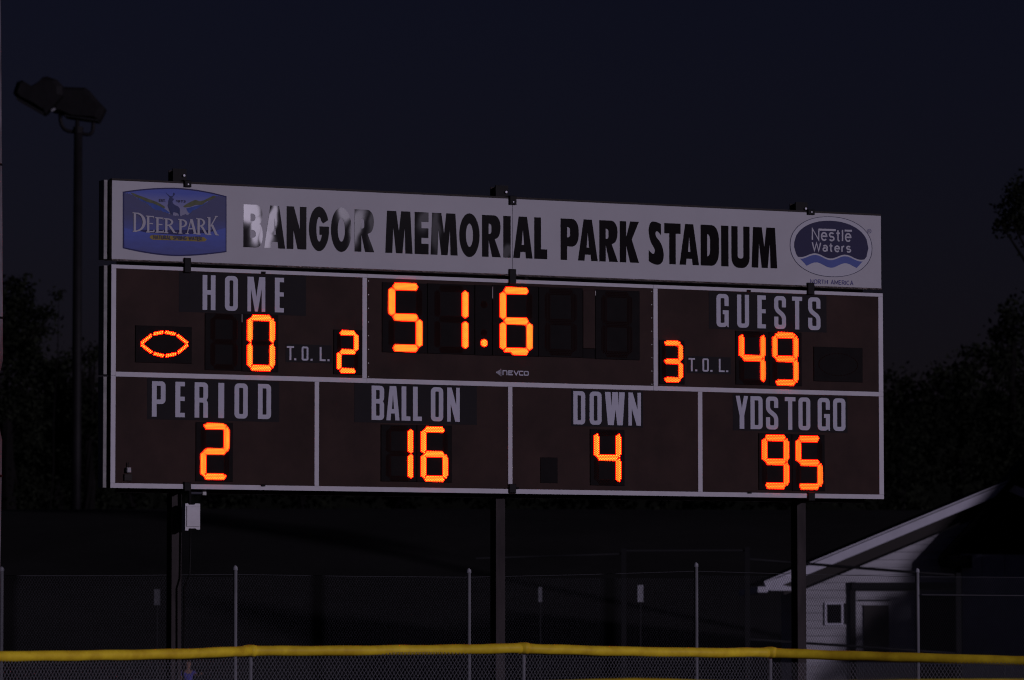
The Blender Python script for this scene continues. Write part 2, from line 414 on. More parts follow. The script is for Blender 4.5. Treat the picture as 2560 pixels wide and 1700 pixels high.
# added pale channels that catch the sun, for the lit left cabinet side
M['sun_catch'] = mat('pale_sun_catch', (.30, .29, .28), .6, var=.3, vscale=9)
for v0, v1 in ((v_seam + .012, LH - .012), (.004, v_seam - .012)):
    part('sun_catch_channel', MB().bev(-.068, -.027, .046, DP, BZ + v0, BZ + v1, .004), M['sun_catch'])
    part('side_panel', MB().box(-.030, -.001, .075, DP - .01, BZ + v0, BZ + v1), M['dark_frame'])
# white frame strips
def strip(u0, v0, u1, v1, proud=.006):
    part('frame_strip', MB().bev(u0, u1, -proud, -.0005, BZ + v0, BZ + v1, .0015), M['white_strip'])
sw = .052
uL = bp(289, 900)[0]; uR = bp(2196, 900)[0]
vt1 = bp(284, 670.5)[1]; vb0 = bp(283, 1207.5)[1]
vmt = bp(285, 929)[1]; vmb = bp(285, 941)[1]
ud1a, ud1b = bp(905.5, 800)[0], bp(917, 800)[0]
ud2a, ud2b = bp(1633, 830)[0], bp(1643.8, 830)[0]
l1a, l1b = bp(786, 1080)[0], bp(797, 1080)[0]
l2a, l2b = bp(1269.8, 1090)[0], bp(1280.5, 1090)[0]
l3a, l3b = bp(1744.6, 1100)[0], bp(1755.6, 1100)[0]
q = .001
for a, b in ((0, ud1b - q), (ud1b + q, ud2a - q), (ud2a + q, LW)):          # top runs
    strip(a, vt1, b, LH - .002)
strip(0, v_seam + .0008, uL, vt1 - q); strip(0, vb0 + q, uL, v_seam - .0008)
strip(uR, vmt + q, LW, vt1 - q); strip(uR, vb0 + q, LW, vmb - q)
strip(ud1a, vmt + q, ud1b - q, vt1 - q); strip(ud2a + q, vmt + q, ud2b, vt1 - q)
strip(uL + q, vmb, ud1b - q, vmt); strip(ud1b + q, vmb, ud2a - q, vmt); strip(ud2a + q, vmb, LW, vmt)
strip(l1a, vb0 + q, l1b, vmb - q); strip(l2a, vb0 + .02, l2b, vmb - q); strip(l3a, vb0 + q, l3b, vmb - q)
# bottom strip is cut at the three post clamps
CL = [bp(x, 1215)[0] for x in (467, 1280, 2027)]
bot = [0] + [c + d for c in CL for d in (-.045, .045)] + [LW]
for a, b in zip(bot[::2], bot[1::2]): strip(a, .0015, b, vb0)

# small rivets along the seams
rv = MB()
def dot(mb, u, v, r, y0, y1, n=6):
    mb.prism([[(u + r * math.cos(6.283 * k / n), BZ + v + r * math.sin(6.283 * k / n)) for k in range(n)]], y0, y1)
for uu, lo, hi in ((ud1b + .02, v_seam + .06, LH - .08), (ud2a - .02, v_seam + .06, LH - .08)):
    for k in range(8): dot(rv, uu, lo + (hi - lo) * k / 7, .006, -.004, 0)
for k in range(10): dot(rv, l2b - .004, .06 + 1.06 * k / 9, .006, -.009, -.005)
tag(part('rivets', rv, M['alu']), kind='stuff')
lugs = [(658, 681.5), (1314, 696), (1871, 727), (657, 1213.5), (1291, 1220.5), (1873, 1231.5)]
for px, py in lugs:
    u, v = bp(px, py)
    mb = MB(); mb.bev(u - .024, u + .024, -.022, -.0062, BZ + v - .011, BZ + v + .011, .004)
    mb.tube([(u, -.03, BZ + v), (u, -.02, BZ + v)], .008, 6)
    part('lifting_lug', mb, M['black_metal'])
# radio receiver box low on the left panel
u, v = bp(319, 1176)
mb = MB(); mb.bev(u - .024, u + .024, -.05, 0, BZ + v - .024, BZ + v + .03, .006, 0)
mb.bev(u - .045, u + .045, -.02, 0, BZ + v - .115, BZ + v - .04, .004, 1)
mb.tube([(u, -.03, BZ + v + .03), (u, -.03, BZ + v + .09)], .006, 5, 1)
part('radio_receiver', mb, [mat('receiver_grey', (.38, .37, .38), .6), M['dark_frame']])

# posts: wide flange steel sections behind the board
def ibeam(mb, u, y0, z0, z1, w=.115, d=.15, t=.011):
    mb.box(u - w / 2, u + w / 2, y0, y0 + t, z0, z1)
    mb.box(u - w / 2, u + w / 2, y0 + d - t, y0 + d, z0, z1)
    mb.box(u - t / 2, u + t / 2, y0 + t, y0 + d - t, z0, z1)
PU = []
for (px, pt) in ((438, 424), (1247, 466), (1999, 508)):
    u = bp(px, 1300, .28)[0]; PU.append(u)
    vt = bp(px, pt, .28)[1]
    mb = MB(); ibeam(mb, u, DP + .035, -.3, BZ + vt)
    p = part('post', mb, M['post'])
    # top plate bracket with its bolt
    mb = MB(); zt = BZ + vt
    mb.box(u - .07, u + .09, DP + .012, DP + .033, zt - .14, zt + .005)
    mb.box(u + .03, u + .09, DP - .06, DP + .012, zt - .14, zt - .125)
    mb.build('top_bracket', M['black_metal'], p)
    mb = MB(); mb.tube([(u + .055, DP - .012, zt - .07), (u + .055, DP + .012, zt - .07)], .014, 6); mb.build('bolt', M['galv'], p)
# cross angles that carry the cabinets
for z in (BZ - .012, BZ + v_seam, BZ + LH + .022):
    part('cross_beam', MB().box(.15, LW - .15, DP + .002, DP + .033, z - .03, z + .03), M['post'])
# clamps over the front edge
for px, yt, yb in ((467.5, 1205, 1223), (1280, 1210, 1228), (2027, 1231, 1248)):
    u0, v0, u1, v1 = br(px - 9, px + 8, yt, yb)
    mb = MB(); mb.bev(u0, u1, -.03, .005, BZ + v0 - .02, BZ + v1, .005); mb.box(u0, u1, .005, DP + .03, BZ + v0 - .02, BZ - .003)
    part('clamp', mb, M['black_metal'])

# captions
def caption(letters, vpx, back):
    """vpx = (x, top y, bottom y); back = backing rectangle pixels or None"""
    x, yt, yb = vpx
    vt, vb = bp(x, yt)[1], bp(x, yb)[1]
    p = None
    u0, u1 = bp(back[0], yt)[0], bp(back[1], yt)[0]
    p = part('caption_plate', MB().bev(u0, u1, -.0022, -.0003, BZ + vb - back[2], BZ + vt + back[2], .0004), M['backing'])
    for lt in letters:
        mb = MB(); put_letters(mb, [lt], vt, vb, glyph_narrow, -.0045, -.0024)
        mb.build('full_stop' if lt[0] == '.' else 'letter', M['caption'], p)
def L(word, xs, ym): return [(c, a, b, ym) for c, (a, b) in zip(word, xs)]
caption(L('HOME', [(506.2, 538.3), (562, 594.3), (618.3, 662.8), (686.8, 709.4)], 733), (522, 688, 775), (447.5, 765, .03))
caption(L('GUESTS', [(1790.7, 1821.2), (1842.4, 1872.1), (1893.1, 1914.1), (1935.1, 1964.5), (1979.8, 2005), (2019.9, 2050.7)], 780), (1806, 735, 817.5), (1772, 2066, .025))
caption(L('PERIOD', [(379.5, 413.4), (438, 461.8), (486.2, 519.6), (545.4, 560.1), (585.9, 619.1), (644.6, 677.3)], 1000), (396, 953.2, 1041.8), (368, 698, .03))
caption(L('BALLON', [(928.7, 959.9), (965.5, 998.5), (1003.6, 1025.6), (1032.2, 1054.2), (1076.9, 1107.7), (1117.6, 1148.9)], 1010), (944, 964.3, 1050), (885.7, 1191.9, .03))
caption(L('DOWN', [(1432.9, 1462.6), (1473.6, 1503.6), (1511.8, 1561.7), (1570.6, 1601.8)], 1020), (1448, 978, 1061), (1428, 1607, .02))
caption(L('YDSTOGO', [(1838.9, 1869.8), (1875.9, 1906.1), (1914.5, 1945.1), (1961.8, 1988.3), (1995.8, 2025.3), (2043.8, 2074.2), (2082.3, 2113.1)], 1035), (1855, 989.7, 1072), (1832, 2118, .02))
caption([('T', 716.8, 734.6, 883), ('.', 735.2, 740.2, 900), ('O', 753.8, 770.7, 884), ('.', 776, 781, 900), ('L', 798.9, 813.7, 885), ('.', 818.2, 823.5, 900)], (725, 865.3, 900.3), (714, 829, .022))
caption([('T', 1721, 1737, 911), ('.', 1737.6, 1742.8, 928), ('O', 1755.8, 1771.5, 912), ('.', 1775.5, 1780.7, 928), ('L', 1796.7, 1811.2, 913), ('.', 1814.8, 1820.4, 929)], (1729, 895.1, 928), (1717, 1827, .022))

# ---------------- LED displays
SEG = {'0': 'abcdef', '1': 'bc', '2': 'abged', '3': 'abgcd', '4': 'fgbc', '5': 'afgcd', '6': 'afgcde', '9': 'abcdfg', ' ': ''}
def inside(poly, x, z):
    c = False; j = len(poly) - 1
    for i in range(len(poly)):
        a, b = poly[i], poly[j]
        if (a[1] > z) != (b[1] > z) and x < (b[0] - a[0]) * (z - a[1]) / (b[1] - a[1]) + a[0]: c = not c
        j = i
    return c
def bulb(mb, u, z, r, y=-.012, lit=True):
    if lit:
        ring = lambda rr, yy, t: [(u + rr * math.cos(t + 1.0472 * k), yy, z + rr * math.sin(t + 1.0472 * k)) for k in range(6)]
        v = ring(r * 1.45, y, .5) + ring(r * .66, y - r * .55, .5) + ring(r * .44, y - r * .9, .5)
        mb.add(v, [(k, (k + 1) % 6, 6 + (k + 1) % 6, 6 + k) for k in range(6)], 1)  # wide red-emitting skirt stands in for the glow halo around each LED
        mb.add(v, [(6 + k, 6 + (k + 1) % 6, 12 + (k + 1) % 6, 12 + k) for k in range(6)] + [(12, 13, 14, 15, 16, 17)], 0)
    else:
        v = [(u + r * math.cos(1.0472 * k), y, z + r * math.sin(1.0472 * k)) for k in range(6)] + [(u, y - r * .7, z)]
        mb.add(v, [(k, (k + 1) % 6, 6) for k in range(6)], 0)
def seg_poly(s, u0, v0, u1, v1, T):
    w, h = u1 - u0, v1 - v0; g = T * .10; hT = T / 2
    um, vm_ = (u0 + u1) / 2, (v0 + v1) / 2
    if s in 'agd':
        zc = {'a': v1 - hT, 'g': vm_, 'd': v0 + hT}[s]
        a, b = u0 + hT + g, u1 - hT - g
        return [(a, zc), (a + hT, zc - hT), (b - hT, zc - hT), (b, zc), (b - hT, zc + hT), (a + hT, zc + hT)]
    xc = u0 + hT if s in 'fe' else u1 - hT
    a, b = (vm_ + g, v1 - hT - g) if s in 'fb' else (v0 + hT + g, vm_ - g)
    return [(xc, a), (xc + hT, a + hT), (xc + hT, b - hT), (xc, b), (xc - hT, b - hT), (xc - hT, a + hT)]
def fill(mb, poly, pitch, r, lit, orient, skip=None):
    xs = [p[0] for p in poly]; zs = [p[1] for p in poly]
    cx, cz = (min(xs) + max(xs)) / 2, (min(zs) + max(zs)) / 2
    pw, ph = max(xs) - min(xs), max(zs) - min(zs)
    n = 0
    if orient == 'h':
        rows_ = max(2, round(ph / (pitch * .8))); dz = (ph - 2 * r) / (rows_ - 1)
        for j in range(rows_):
            z = cz + (j - (rows_ - 1) / 2) * dz
            k0 = int(pw / pitch) + 2
            for i in range(-k0, k0):
                x = cx + (i + (.5 if j % 2 else 0)) * pitch
                if inside(poly, cx + (x - cx) * 1.02, cz + (z - cz) * .8) and not (skip and skip(x, z)): bulb(mb, x, BZ + z, r, lit=lit); n += 1
    else:
        cols = max(2, round(pw / (pitch * .8))); dx = (pw - 2 * r) / (cols - 1)
        for j in range(cols):
            x = cx + (j - (cols - 1) / 2) * dx
            k0 = int(ph / pitch) + 2
            for i in range(-k0, k0):
                z = cz + (i + (.5 if j % 2 else 0)) * pitch
                if inside(poly, cx + (x - cx) * .8, cz + (z - cz) * 1.02) and not (skip and skip(x, z)): bulb(mb, x, BZ + z, r, lit=lit); n += 1
    return n
def panel(x0, x1, yt, yb, name='display_panel', proud=.004):
    u0, v0, u1, v1 = br(x0, x1, yt, yb)
    return part(name, MB().bev(u0, u1, -.011, -.0003, BZ + v0, BZ + v1, .003), M['black_face'])
def digit(parent, ch, x0, x1, yt, yb, T=.19, pitch=.0205, col=LED_Y, dead=None, ghost=True):
    u0, v0, u1, v1 = br(x0, x1, yt, yb)
    Tm = T * (u1 - u0)
    for s in 'abcdefg':
        lit = s in SEG[ch]
        if not lit and not ghost: continue
        mb = MB(); pl = seg_poly(s, u0, v0, u1, v1, Tm)
        fill(mb, pl, pitch, pitch * .43, lit, 'h' if s in 'agd' else 'v', (lambda x, z: dead(s, x, z, u0, v0, u1, v1)) if dead else None)
        if not mb.v: continue
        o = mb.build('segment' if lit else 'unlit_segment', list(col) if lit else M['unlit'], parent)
# possession footballs
p = panel(337.8, 478.7, 815.5, 907.5)
nodes = [(350.3, 860), (380.5, 835.5), (409.8, 829.8), (440.5, 836.2), (469.8, 860.3), (441, 884.5), (410, 890.3), (380, 883)]
for i in range(8):
    a, b = Vector(bp(*nodes[i])), Vector(bp(*nodes[(i + 1) % 8]))
    d = (b - a).normalized(); a2, b2 = a + d * .012, b - d * .012; nn = Vector((-d.y, d.x))
    mb = MB(); n = max(6, int((b2 - a2).length / .0195))
    for j in (-1, 1):
        for k in range(n):
            q_ = a2 + (b2 - a2) * ((k + (.5 if j > 0 else .15)) / n) + nn * j * .0075
            bulb(mb, q_.x, BZ + q_.y, .0085)
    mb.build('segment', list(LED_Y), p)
p = panel(2033.6, 2155.7, 868.5, 954.5)
sp = MB()
for k in range(40):
    q_ = Vector((math.cos(6.283 * k / 40), math.sin(6.283 * k / 40)))
    u0, v0, u1, v1 = br(2046, 2143, 884, 939)
    bulb(sp, (u0 + u1) / 2 + q_.x * (u1 - u0) / 2, BZ + (v0 + v1) / 2 + q_.y * (v1 - v0) / 2, .008, lit=False)
sp.build('unlit_segment', M['unlit'], p)
# home score
p = panel(512, 603.3, 784, 926); digit(p, ' ', 524.8, 593, 785.5, 924.5)
p = panel(604.3, 695, 786, 929.5); digit(p, '0', 617.0, 685.8, 787.8, 927.2)
# home time outs left
p = panel(833.5, 904, 825, 936); digit(p, '2', 841.2, 894.9, 826.2, 932.9, T=.205, pitch=.019)
# guests time outs left
p = panel(1647.8, 1710.6, 851, 960); digit(p, '3', 1653.5, 1705.6, 851.8, 955.5, T=.205, pitch=.019, col=LED_O)
# guests score
p = panel(1838.5, 1921, 828, 962); digit(p, '4', 1846.4, 1912.2, 829, 962, col=LED_O)
p = panel(1922, 2003.4, 830.5, 964.5); digit(p, '9', 1929.7, 1994.4, 831.3, 963.6, col=LED_O)
# clock
p = panel(954.7, 1067, 707.5, 882); digit(p, '5', 970, 1054.7, 708.3, 879.2, T=.185)
p = panel(1068, 1185.3, 710.5, 885.5); digit(p, '1', 1084.8, 1169.4, 713.5, 883.4, T=.18)
p = panel(1186.5, 1229.4, 713, 888.5, 'separator_panel')
for py, lit in ((761.4, 0), (832.2, 0), (857.6, 1)):
    cu, cv = bp(1209, py); mb = MB()
    rad = .041
    bulb(mb, cu, BZ + cv, .0088, lit=lit)
    for rr, nn_ in ((.0155, 6), (.0325, 12)):
        for k in range(nn_):
            t = 6.2832 * k / nn_; bulb(mb, cu + rr * math.cos(t), BZ + cv + rr * math.sin(t), .0088, lit=lit)
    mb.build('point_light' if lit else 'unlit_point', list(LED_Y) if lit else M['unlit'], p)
def dead6(s, x, z, u0, v0, u1, v1):
    return s == 'd' and x < u0 + (u1 - u0) * .36 and z < v0 + (u1 - u0) * .185 * .42
p = panel(1230.6, 1345, 714.5, 890); digit(p, '6', 1248.4, 1330, 718.6, 887.2, T=.185, dead=dead6)
p = panel(1346, 1456, 719, 893); digit(p, ' ', 1361, 1441, 722, 889, T=.18)
p = panel(1487.5, 1598.5, 726, 899); digit(p, ' ', 1502, 1580, 729, 894, T=.18)
u0, v0, u1, v1 = br(1456.9, 1486.6, 871.5, 896); part('separator_panel', MB().bev(u0, u1, -.006, -.0003, BZ + v0, BZ + v1, .002), M['black_face'])
u0, v0, u1, v1 = br(1456.6, 1486.6, 726.5, 871); part('cover_strip', MB().bev(u0, u1, -.014, -.0003, BZ + v0, BZ + v1, .003), M['brown_face'])
# lower row
p = panel(489, 581.5, 1056, 1203.5); digit(p, '2', 500.2, 572.3, 1058.4, 1199)
p = panel(951.8, 1040.5, 1062, 1204); digit(p, '1', 963.5, 1030.8, 1064.5, 1203.2)
p = panel(1041.5, 1129, 1063.5, 1205.5); digit(p, '6', 1051.2, 1118.3, 1066.8, 1204)
part('blank_panel', MB().bev(*[x for x in (lambda b: (b[0], b[2], -.006, -.0003, BZ + b[1], BZ + b[3]))(br(1350.7, 1393.7, 1143.7, 1207.6))], .002), M['black_face'])
p = panel(1474.7, 1560.6, 1074, 1214); digit(p, '4', 1483.8, 1551.4, 1075.8, 1213)
p = panel(1896, 1978.5, 1084, 1225); digit(p, '9', 1903.7, 1970.8, 1087.6, 1222, col=LED_O)
p = panel(1979.5, 2061, 1086.5, 1227.5); digit(p, '5', 1988.1, 2055, 1090.2, 1224, col=LED_O)

for px, ya, yb in ((1230.2, 717, 746), (1487.2, 727.5, 739), (603.8, 786, 806)):  # short pale strips put in as glints on the panel dividers
    u, v1 = bp(px, ya); v0 = bp(px, yb)[1]
    part('glint_strip', MB().box(u - .0022, u + .0022, -.0165, -.0112, BZ + v0, BZ + v1), M['alu'])
# maker's mark: dotted arrowhead and lettering
mk = MB()
def zx(x, y): return bp(1220 + x * 120 / 2361, 900 + y * 60 / 1180)
cols = [(628, 455, 775, 7), (562, 510, 728, 6), (503, 545, 685, 5), (455, 570, 645, 4), (415, 590, 620, 2)]
for x, ya, yb, n in cols:
    for k in range(n):
        u, v = zx(x, ya + (yb - ya) * k / (n - 1)); dot(mk, u, v, .0052, -.003, 0)
def rib(px_pts, w, lay):
    P = [zx(*q_) for q_ in px_pts]; Lp, Rp = ribbon(P, w); n = len(P)
    mk.add([(q_.x, -.003 - lay * .0006, BZ + q_.y) for q_ in Lp + Rp], [(i, i + 1, n + i + 1, n + i) for i in range(n - 1)])
W_ = .0125
rib([(732, 740), (732, 535), (740, 522), (890, 527), (925, 560), (925, 745)], W_, 0)
rib([(1215, 545), (1015, 535), (1015, 722), (1218, 728)], W_, 1); rib([(1015, 630), (1170, 636)], W_ * .8, 2)
rib([(1270, 525), (1384, 735), (1492, 530)], W_, 0)
rib([(1730, 560), (1560, 555), (1540, 580), (1540, 715), (1565, 738), (1728, 745)], W_, 1)
rib([(1800, 565), (1945, 568), (1972, 590), (1972, 725), (1945, 748), (1800, 742), (1778, 720), (1778, 590), (1800, 565)], W_, 2)
part('maker_mark', mk, M['caption'])

# =================================================================== HEADER SIGN
hs = empty('stadium_sign', (BX, BY, 0), TH, 'long white header sign reading BANGOR MEMORIAL PARK STADIUM above the scoreboard', 'sign')
HB, HT = 2.48516, 3.36266
HR = LW - .0164
uj = bp(1281, 580)[0]
for a, b in ((0, uj), (uj, HR)):
    mb = MB(); g = .0022
    mb.bev(a + g, b - g, -.004, .012, BZ + HB + .012, BZ + HT - .004, .0015)
    mb.build('face_panel', M['white_panel'], hs)
mb = MB(); mb.box(.003, HR - .003, .014, .08, BZ + HB + .002, BZ + HT + .018, 0)
mb.box(.02, HR - .02, .08, .10, BZ + HB + .02, BZ + HT - .01, 0)
mb.box(.0, HR - .0, .10, DP, BZ + HB + .006, BZ + HT + .012, 1)
mb.build('cabinet', [M['dark_frame'], M['alu']], hs)
MB().box(.0, HR, -.004, .012, BZ + HT - .002, BZ + HT + .018).build('top_trim', M['dark_frame'], hs)
MB().box(.002, HR, -.008, .012, BZ + HB - .004, BZ + HB + .0105).build('bottom_trim', M['trim'], hs)
MB().bev(-.072, -.031, .046, DP, BZ + HB + .012, BZ + HT + .004, .004).build('sun_catch_channel', M['sun_catch'], hs)  # added sun-catching strip beside the header
MB().box(-.034, -.001, .09, DP - .01, BZ + HB + .012, BZ + HT - .004).build('side_panel', M['dark_frame'], hs)
# crumpled foil edge at the left end
mb = MB(); n = 60; vs = []
random.seed(3)
for k in range(n + 1):
    z = BZ + HB + (HT - HB) * k / n
    vs += [(-.004 + random.uniform(-.004, .003), .055 + random.uniform(-.01, .01), z), (-.012 + random.uniform(-.006, .006), .028 + random.uniform(-.008, .008), z), (.001, -.002, z)]
mb.add(vs, [(3 * k + j, 3 * k + j + 1, 3 * k + 4 + j, 3 * k + 3 + j) for k in range(n) for j in (0, 1)])
mb.build('edge_trim', M['trim'], hs)
for px in (467.5, 1280, 2025.5):
    i = (467.5, 1280, 2025.5).index(px)
    ty = (455, 499, 524)[i]
    u0, v0, u1, v1 = br(px - 8, px + 9, ty, ty + 13)
    mb = MB(); mb.bev(u0, u1, -.03, .0, BZ + v0, BZ + HT + .03, .005); mb.box(u0, u1, .0, DP + .03, BZ + HT + .019, BZ + HT + .03)
    mb.tube([((u0 + u1) / 2, -.036, BZ + v0 + .03), ((u0 + u1) / 2, -.03, BZ + v0 + .03)], .009, 6, 1)
    mb.build('clamp', [M['black_metal'], M['galv']], hs)
    ty, tb = ((645, 682), (673, 711), (707, 737))[i]
    u0, v0, u1, v1 = br(px - 8.5, px + 8, ty, tb)
    mb = MB(); mb.bev(u0, u1, -.03, -.0065, BZ + v0, BZ + v1, .005); mb.box(u0 + .02, u1 - .02, -.004, DP + .03, BZ + LH + .004, BZ + HB - .008)
    mb.build('clamp', M['black_metal'], hs)

# glossy black foil letters; slightly wavy so that the low light glints off some of them
# added dents, shaped to place the glints on chosen letters: centre px, half axes px, tilt degrees, depth
GLINT_DENTS = [(622, 528, 34, 36, 0, 1.0), (640, 572, 17, 44, -12, 1.0), (664, 596, 20, 40, 14, 1.0), (676, 560, 12, 60, -16, .93),
         (866, 528, 22, 34, -22, 1.0), (892, 566, 16, 52, -16, .92), (930, 560, 12, 60, 0, .55), (1062, 548, 15, 34, -15, .62), (1088, 575, 13, 60, 0, .60), (1265, 628, 12, 15, -30, .95)]
def foil():
    m = mat('glossy_black_letter_foil', (.006, .0045, .005), .14, spec=.030)
    n, l = m.node_tree.nodes, m.node_tree.links; b = n['Principled BSDF']
    tc = n.new('ShaderNodeTexCoord')
    nz = n.new('ShaderNodeTexNoise'); nz.inputs['Scale'].default_value = 5.0; nz.inputs['Detail'].default_value = 1.0
    l.new(tc.outputs['Object'], nz.inputs['Vector'])
    sc = n.new('ShaderNodeVectorMath'); sc.operation = 'MULTIPLY_ADD'; sc.inputs[1].default_value = (.10, 0, .10)
    l.new(nz.outputs['Color'], sc.inputs[0]); l.new(tc.outputs['Object'], sc.inputs[2])
    acc = None
    for px, py, rx, rz, tl_, dep in GLINT_DENTS:
        u, v = bp(px, py); k = 9.75 / 2000
        mp = n.new('ShaderNodeMapping'); mp.vector_type = 'TEXTURE'
        mp.inputs['Location'].default_value = (u + .05, 0, BZ + v + .05)
        mp.inputs['Rotation'].default_value = (0, R(-tl_), 0)
        mp.inputs['Scale'].default_value = (rx * k * 1.5, 1e3, rz * k * 1.5)
        l.new(sc.outputs[0], mp.inputs['Vector'])
        ln = n.new('ShaderNodeVectorMath'); ln.operation = 'LENGTH'; l.new(mp.outputs[0], ln.inputs[0])
        mr = n.new('ShaderNodeMapRange'); mr.interpolation_type = 'SMOOTHSTEP'
        mr.inputs['From Min'].default_value = 1.0; mr.inputs['From Max'].default_value = .30
        mr.inputs['To Min'].default_value = 0; mr.inputs['To Max'].default_value = dep
        l.new(ln.outputs['Value'], mr.inputs['Value'])
        if acc is None: acc = mr.outputs[0]
        else:
            mx = n.new('ShaderNodeMath'); mx.operation = 'MAXIMUM'; l.new(acc, mx.inputs[0]); l.new(mr.outputs[0], mx.inputs[1]); acc = mx.outputs[0]
    cx_ = n.new('ShaderNodeCombineXYZ')
    mu = n.new('ShaderNodeMath'); mu.operation = 'MULTIPLY'; mu.inputs[1].default_value = .052; l.new(acc, mu.inputs[0]); l.new(mu.outputs[0], cx_.inputs['Z'])
    ge = n.new('ShaderNodeNewGeometry'); ad = n.new('ShaderNodeVectorMath'); ad.operation = 'ADD'
    l.new(ge.outputs['Normal'], ad.inputs[0]); l.new(cx_.outputs[0], ad.inputs[1])
    nm_ = n.new('ShaderNodeVectorMath'); nm_.operation = 'NORMALIZE'; l.new(ad.outputs[0], nm_.inputs[0]); l.new(nm_.outputs[0], b.inputs['Normal'])
    return m
M['foil'] = foil()
hv_t, hv_b = bp(612, 510.9)[1], bp(612, 617.9)[1]
words = [
 ('BANGOR', [(608.2, 656.2), (659.9, 712.6), (716.3, 765.5), (772.1, 822.3), (827, 878.7), (886.2, 935.1)], 570),
 ('MEMORIAL', [(963, 1030.7), (1036.3, 1070.8), (1076.1, 1143.5), (1147.9, 1198.4), (1204.7, 1251.7), (1257.9, 1276.1), (1282.6, 1330.8), (1335.3, 1367.3)], 590),
 ('PARK', [(1401.2, 1446.2), (1444.4, 1493.6), (1497.9, 1544.2), (1549.1, 1596.7)], 605),
 ('STADIUM', [(1621.4, 1658.6), (1660.4, 1701), (1698.4, 1746.7), (1751.3, 1796.7), (1802.5, 1820.5), (1828.1, 1873.3), (1878.5, 1942.2)], 615)]
for wd, xs, ym in words:
    for lt in L(wd, xs, ym):
        mb = MB(); put_letters(mb, [lt], hv_t, hv_b, glyph_heavy, -.0075, -.0042)
        mb.build('letter', M['foil'], hs)

# ---- blue badge at the left: valley, deer, name, yellow banner
def lp6(pts): return [(lambda q_: (q_[0], BZ + q_[1]))(bp(300 + x * 280 / 2195, 460 + y * 280 / 2195)) for x, y in pts]
def flat(mb, pts, lay, mi=0, holes=()):
    mb.prism([lp6(pts)] + [lp6(h) for h in holes], -.0055 - lay * .0009, -.0045 - lay * .0009 + .0006, mi)
def topc(x): return 72 + (150 - 72) * ((x - 1000) / 950) ** 2 if x < 1000 else 72 + (240 - 72) * ((x - 1000) / 1085) ** 1.8
def botc(x): return 1415 - (1415 - 1262) * ((1130 - x) / 1075) ** 1.7 if x < 1130 else 1415 - (1415 - 1335) * ((x - 1130) / 960) ** 1.8
def grad(name, c0, c1, z0, z1, nz=.25):
    m = mat(name, c0, .5, spec=.3); n, l = m.node_tree.nodes, m.node_tree.links
    tc = n.new('ShaderNodeTexCoord'); sx = n.new('ShaderNodeSeparateXYZ'); l.new(tc.outputs['Object'], sx.inputs[0])
    mr = n.new('ShaderNodeMapRange'); mr.inputs['From Min'].default_value = z0; mr.inputs['From Max'].default_value = z1
    t = n.new('ShaderNodeTexNoise'); t.inputs['Scale'].default_value = 9; t.inputs['Detail'].default_value = 5
    mp = n.new('ShaderNodeMapping'); mp.inputs['Scale'].default_value = (.7, 1, 3); l.new(tc.outputs['Object'], mp.inputs[0]); l.new(mp.outputs[0], t.inputs['Vector'])
    ad = n.new('ShaderNodeMath'); ad.operation = 'MULTIPLY_ADD'; ad.inputs[1].default_value = nz; ad.inputs[2].default_value = -nz / 2
    l.new(t.outputs['Fac'], ad.inputs[0]); a2 = n.new('ShaderNodeMath'); a2.operation = 'ADD'; l.new(sx.outputs['Z'], mr.inputs['Value'])
    l.new(mr.outputs[0], a2.inputs[0]); l.new(ad.outputs[0], a2.inputs[1])
    r = n.new('ShaderNodeValToRGB'); r.color_ramp.elements[0].color = (*c0, 1); r.color_ramp.elements[1].color = (*c1, 1)
    l.new(a2.outputs[0], r.inputs[0]); l.new(r.outputs[0], n['Principled BSDF'].inputs['Base Color'])
    return m
zl = lambda y: BZ + bp(440, 460 + y * 280 / 2195)[1]
m_rim = mat('badge_navy', (.018, .018, .10), .5)
m_sky = grad('badge_sky', (.20, .20, .31), (.018, .055, .38), zl(520), zl(180), .2)
m_hill = grad('badge_hill_blue', (.012, .036, .28), (.009, .013, .11), zl(1000), zl(640), .45)
m_water = grad('badge_water', (.009, .019, .18), (.016, .052, .36), zl(1420), zl(980), .9)
m_green = mat('badge_green', (.11, .12, .06), .5, var=.35, vscale=14)
m_mist = mat('badge_mist', (.04, .09, .36), .5, var=.3, vscale=9)
m_deer = mat('badge_deer', (.03, .04, .13), .5, var=.3, vscale=20)
m_name = mat('badge_lettering', (.42, .41, .45), .5)
m_ban = mat('badge_banner_yellow', (.30, .22, .04), .5, var=.2, vscale=12)
m_ink = mat('badge_ink', (.05, .05, .10), .5)
xs = [50 + (2085 - 50) * k / 30 for k in range(31)]
outl = [(x, topc(x)) for x in xs] + [(x, botc(x)) for x in reversed(xs)]
badge = MB(); flat(badge, outl, 0); badge = badge.build('badge', m_rim, hs)
def bpart(name, polys, lay, m):
    for q_ in polys:
        mb = MB(); flat(mb, q_, lay); o = mb.build(name, m, badge)
    return o
xi = [75 + (2062 - 75) * k / 30 for k in range(31)]
bpart('painted_sky', [[(x, topc(x) + 28) for x in xi] + [(2062, 700), (75, 700)]], 1, m_sky)
bpart('painted_mist', [[(330, 250), (520, 330), (700, 400), (850, 470), (980, 570), (900, 600), (600, 520), (400, 400)],
                       [(1290, 480), (1450, 440), (1600, 400), (1750, 340), (1700, 480), (1450, 600), (1330, 560)]], 2, m_mist)
bpart('painted_ridge', [[(200, 165), (270, 185), (380, 230), (480, 265), (600, 310), (700, 345), (790, 390), (880, 450), (860, 480), (760, 430), (640, 380), (520, 350), (420, 300), (300, 250), (230, 200)],
                        [(1230, 440), (1320, 380), (1400, 340), (1480, 310), (1560, 340), (1640, 320), (1740, 270), (1830, 225), (1890, 240), (1850, 290), (1700, 340), (1600, 410), (1480, 410), (1380, 450), (1270, 460)]], 3, m_green)
random.seed(5)
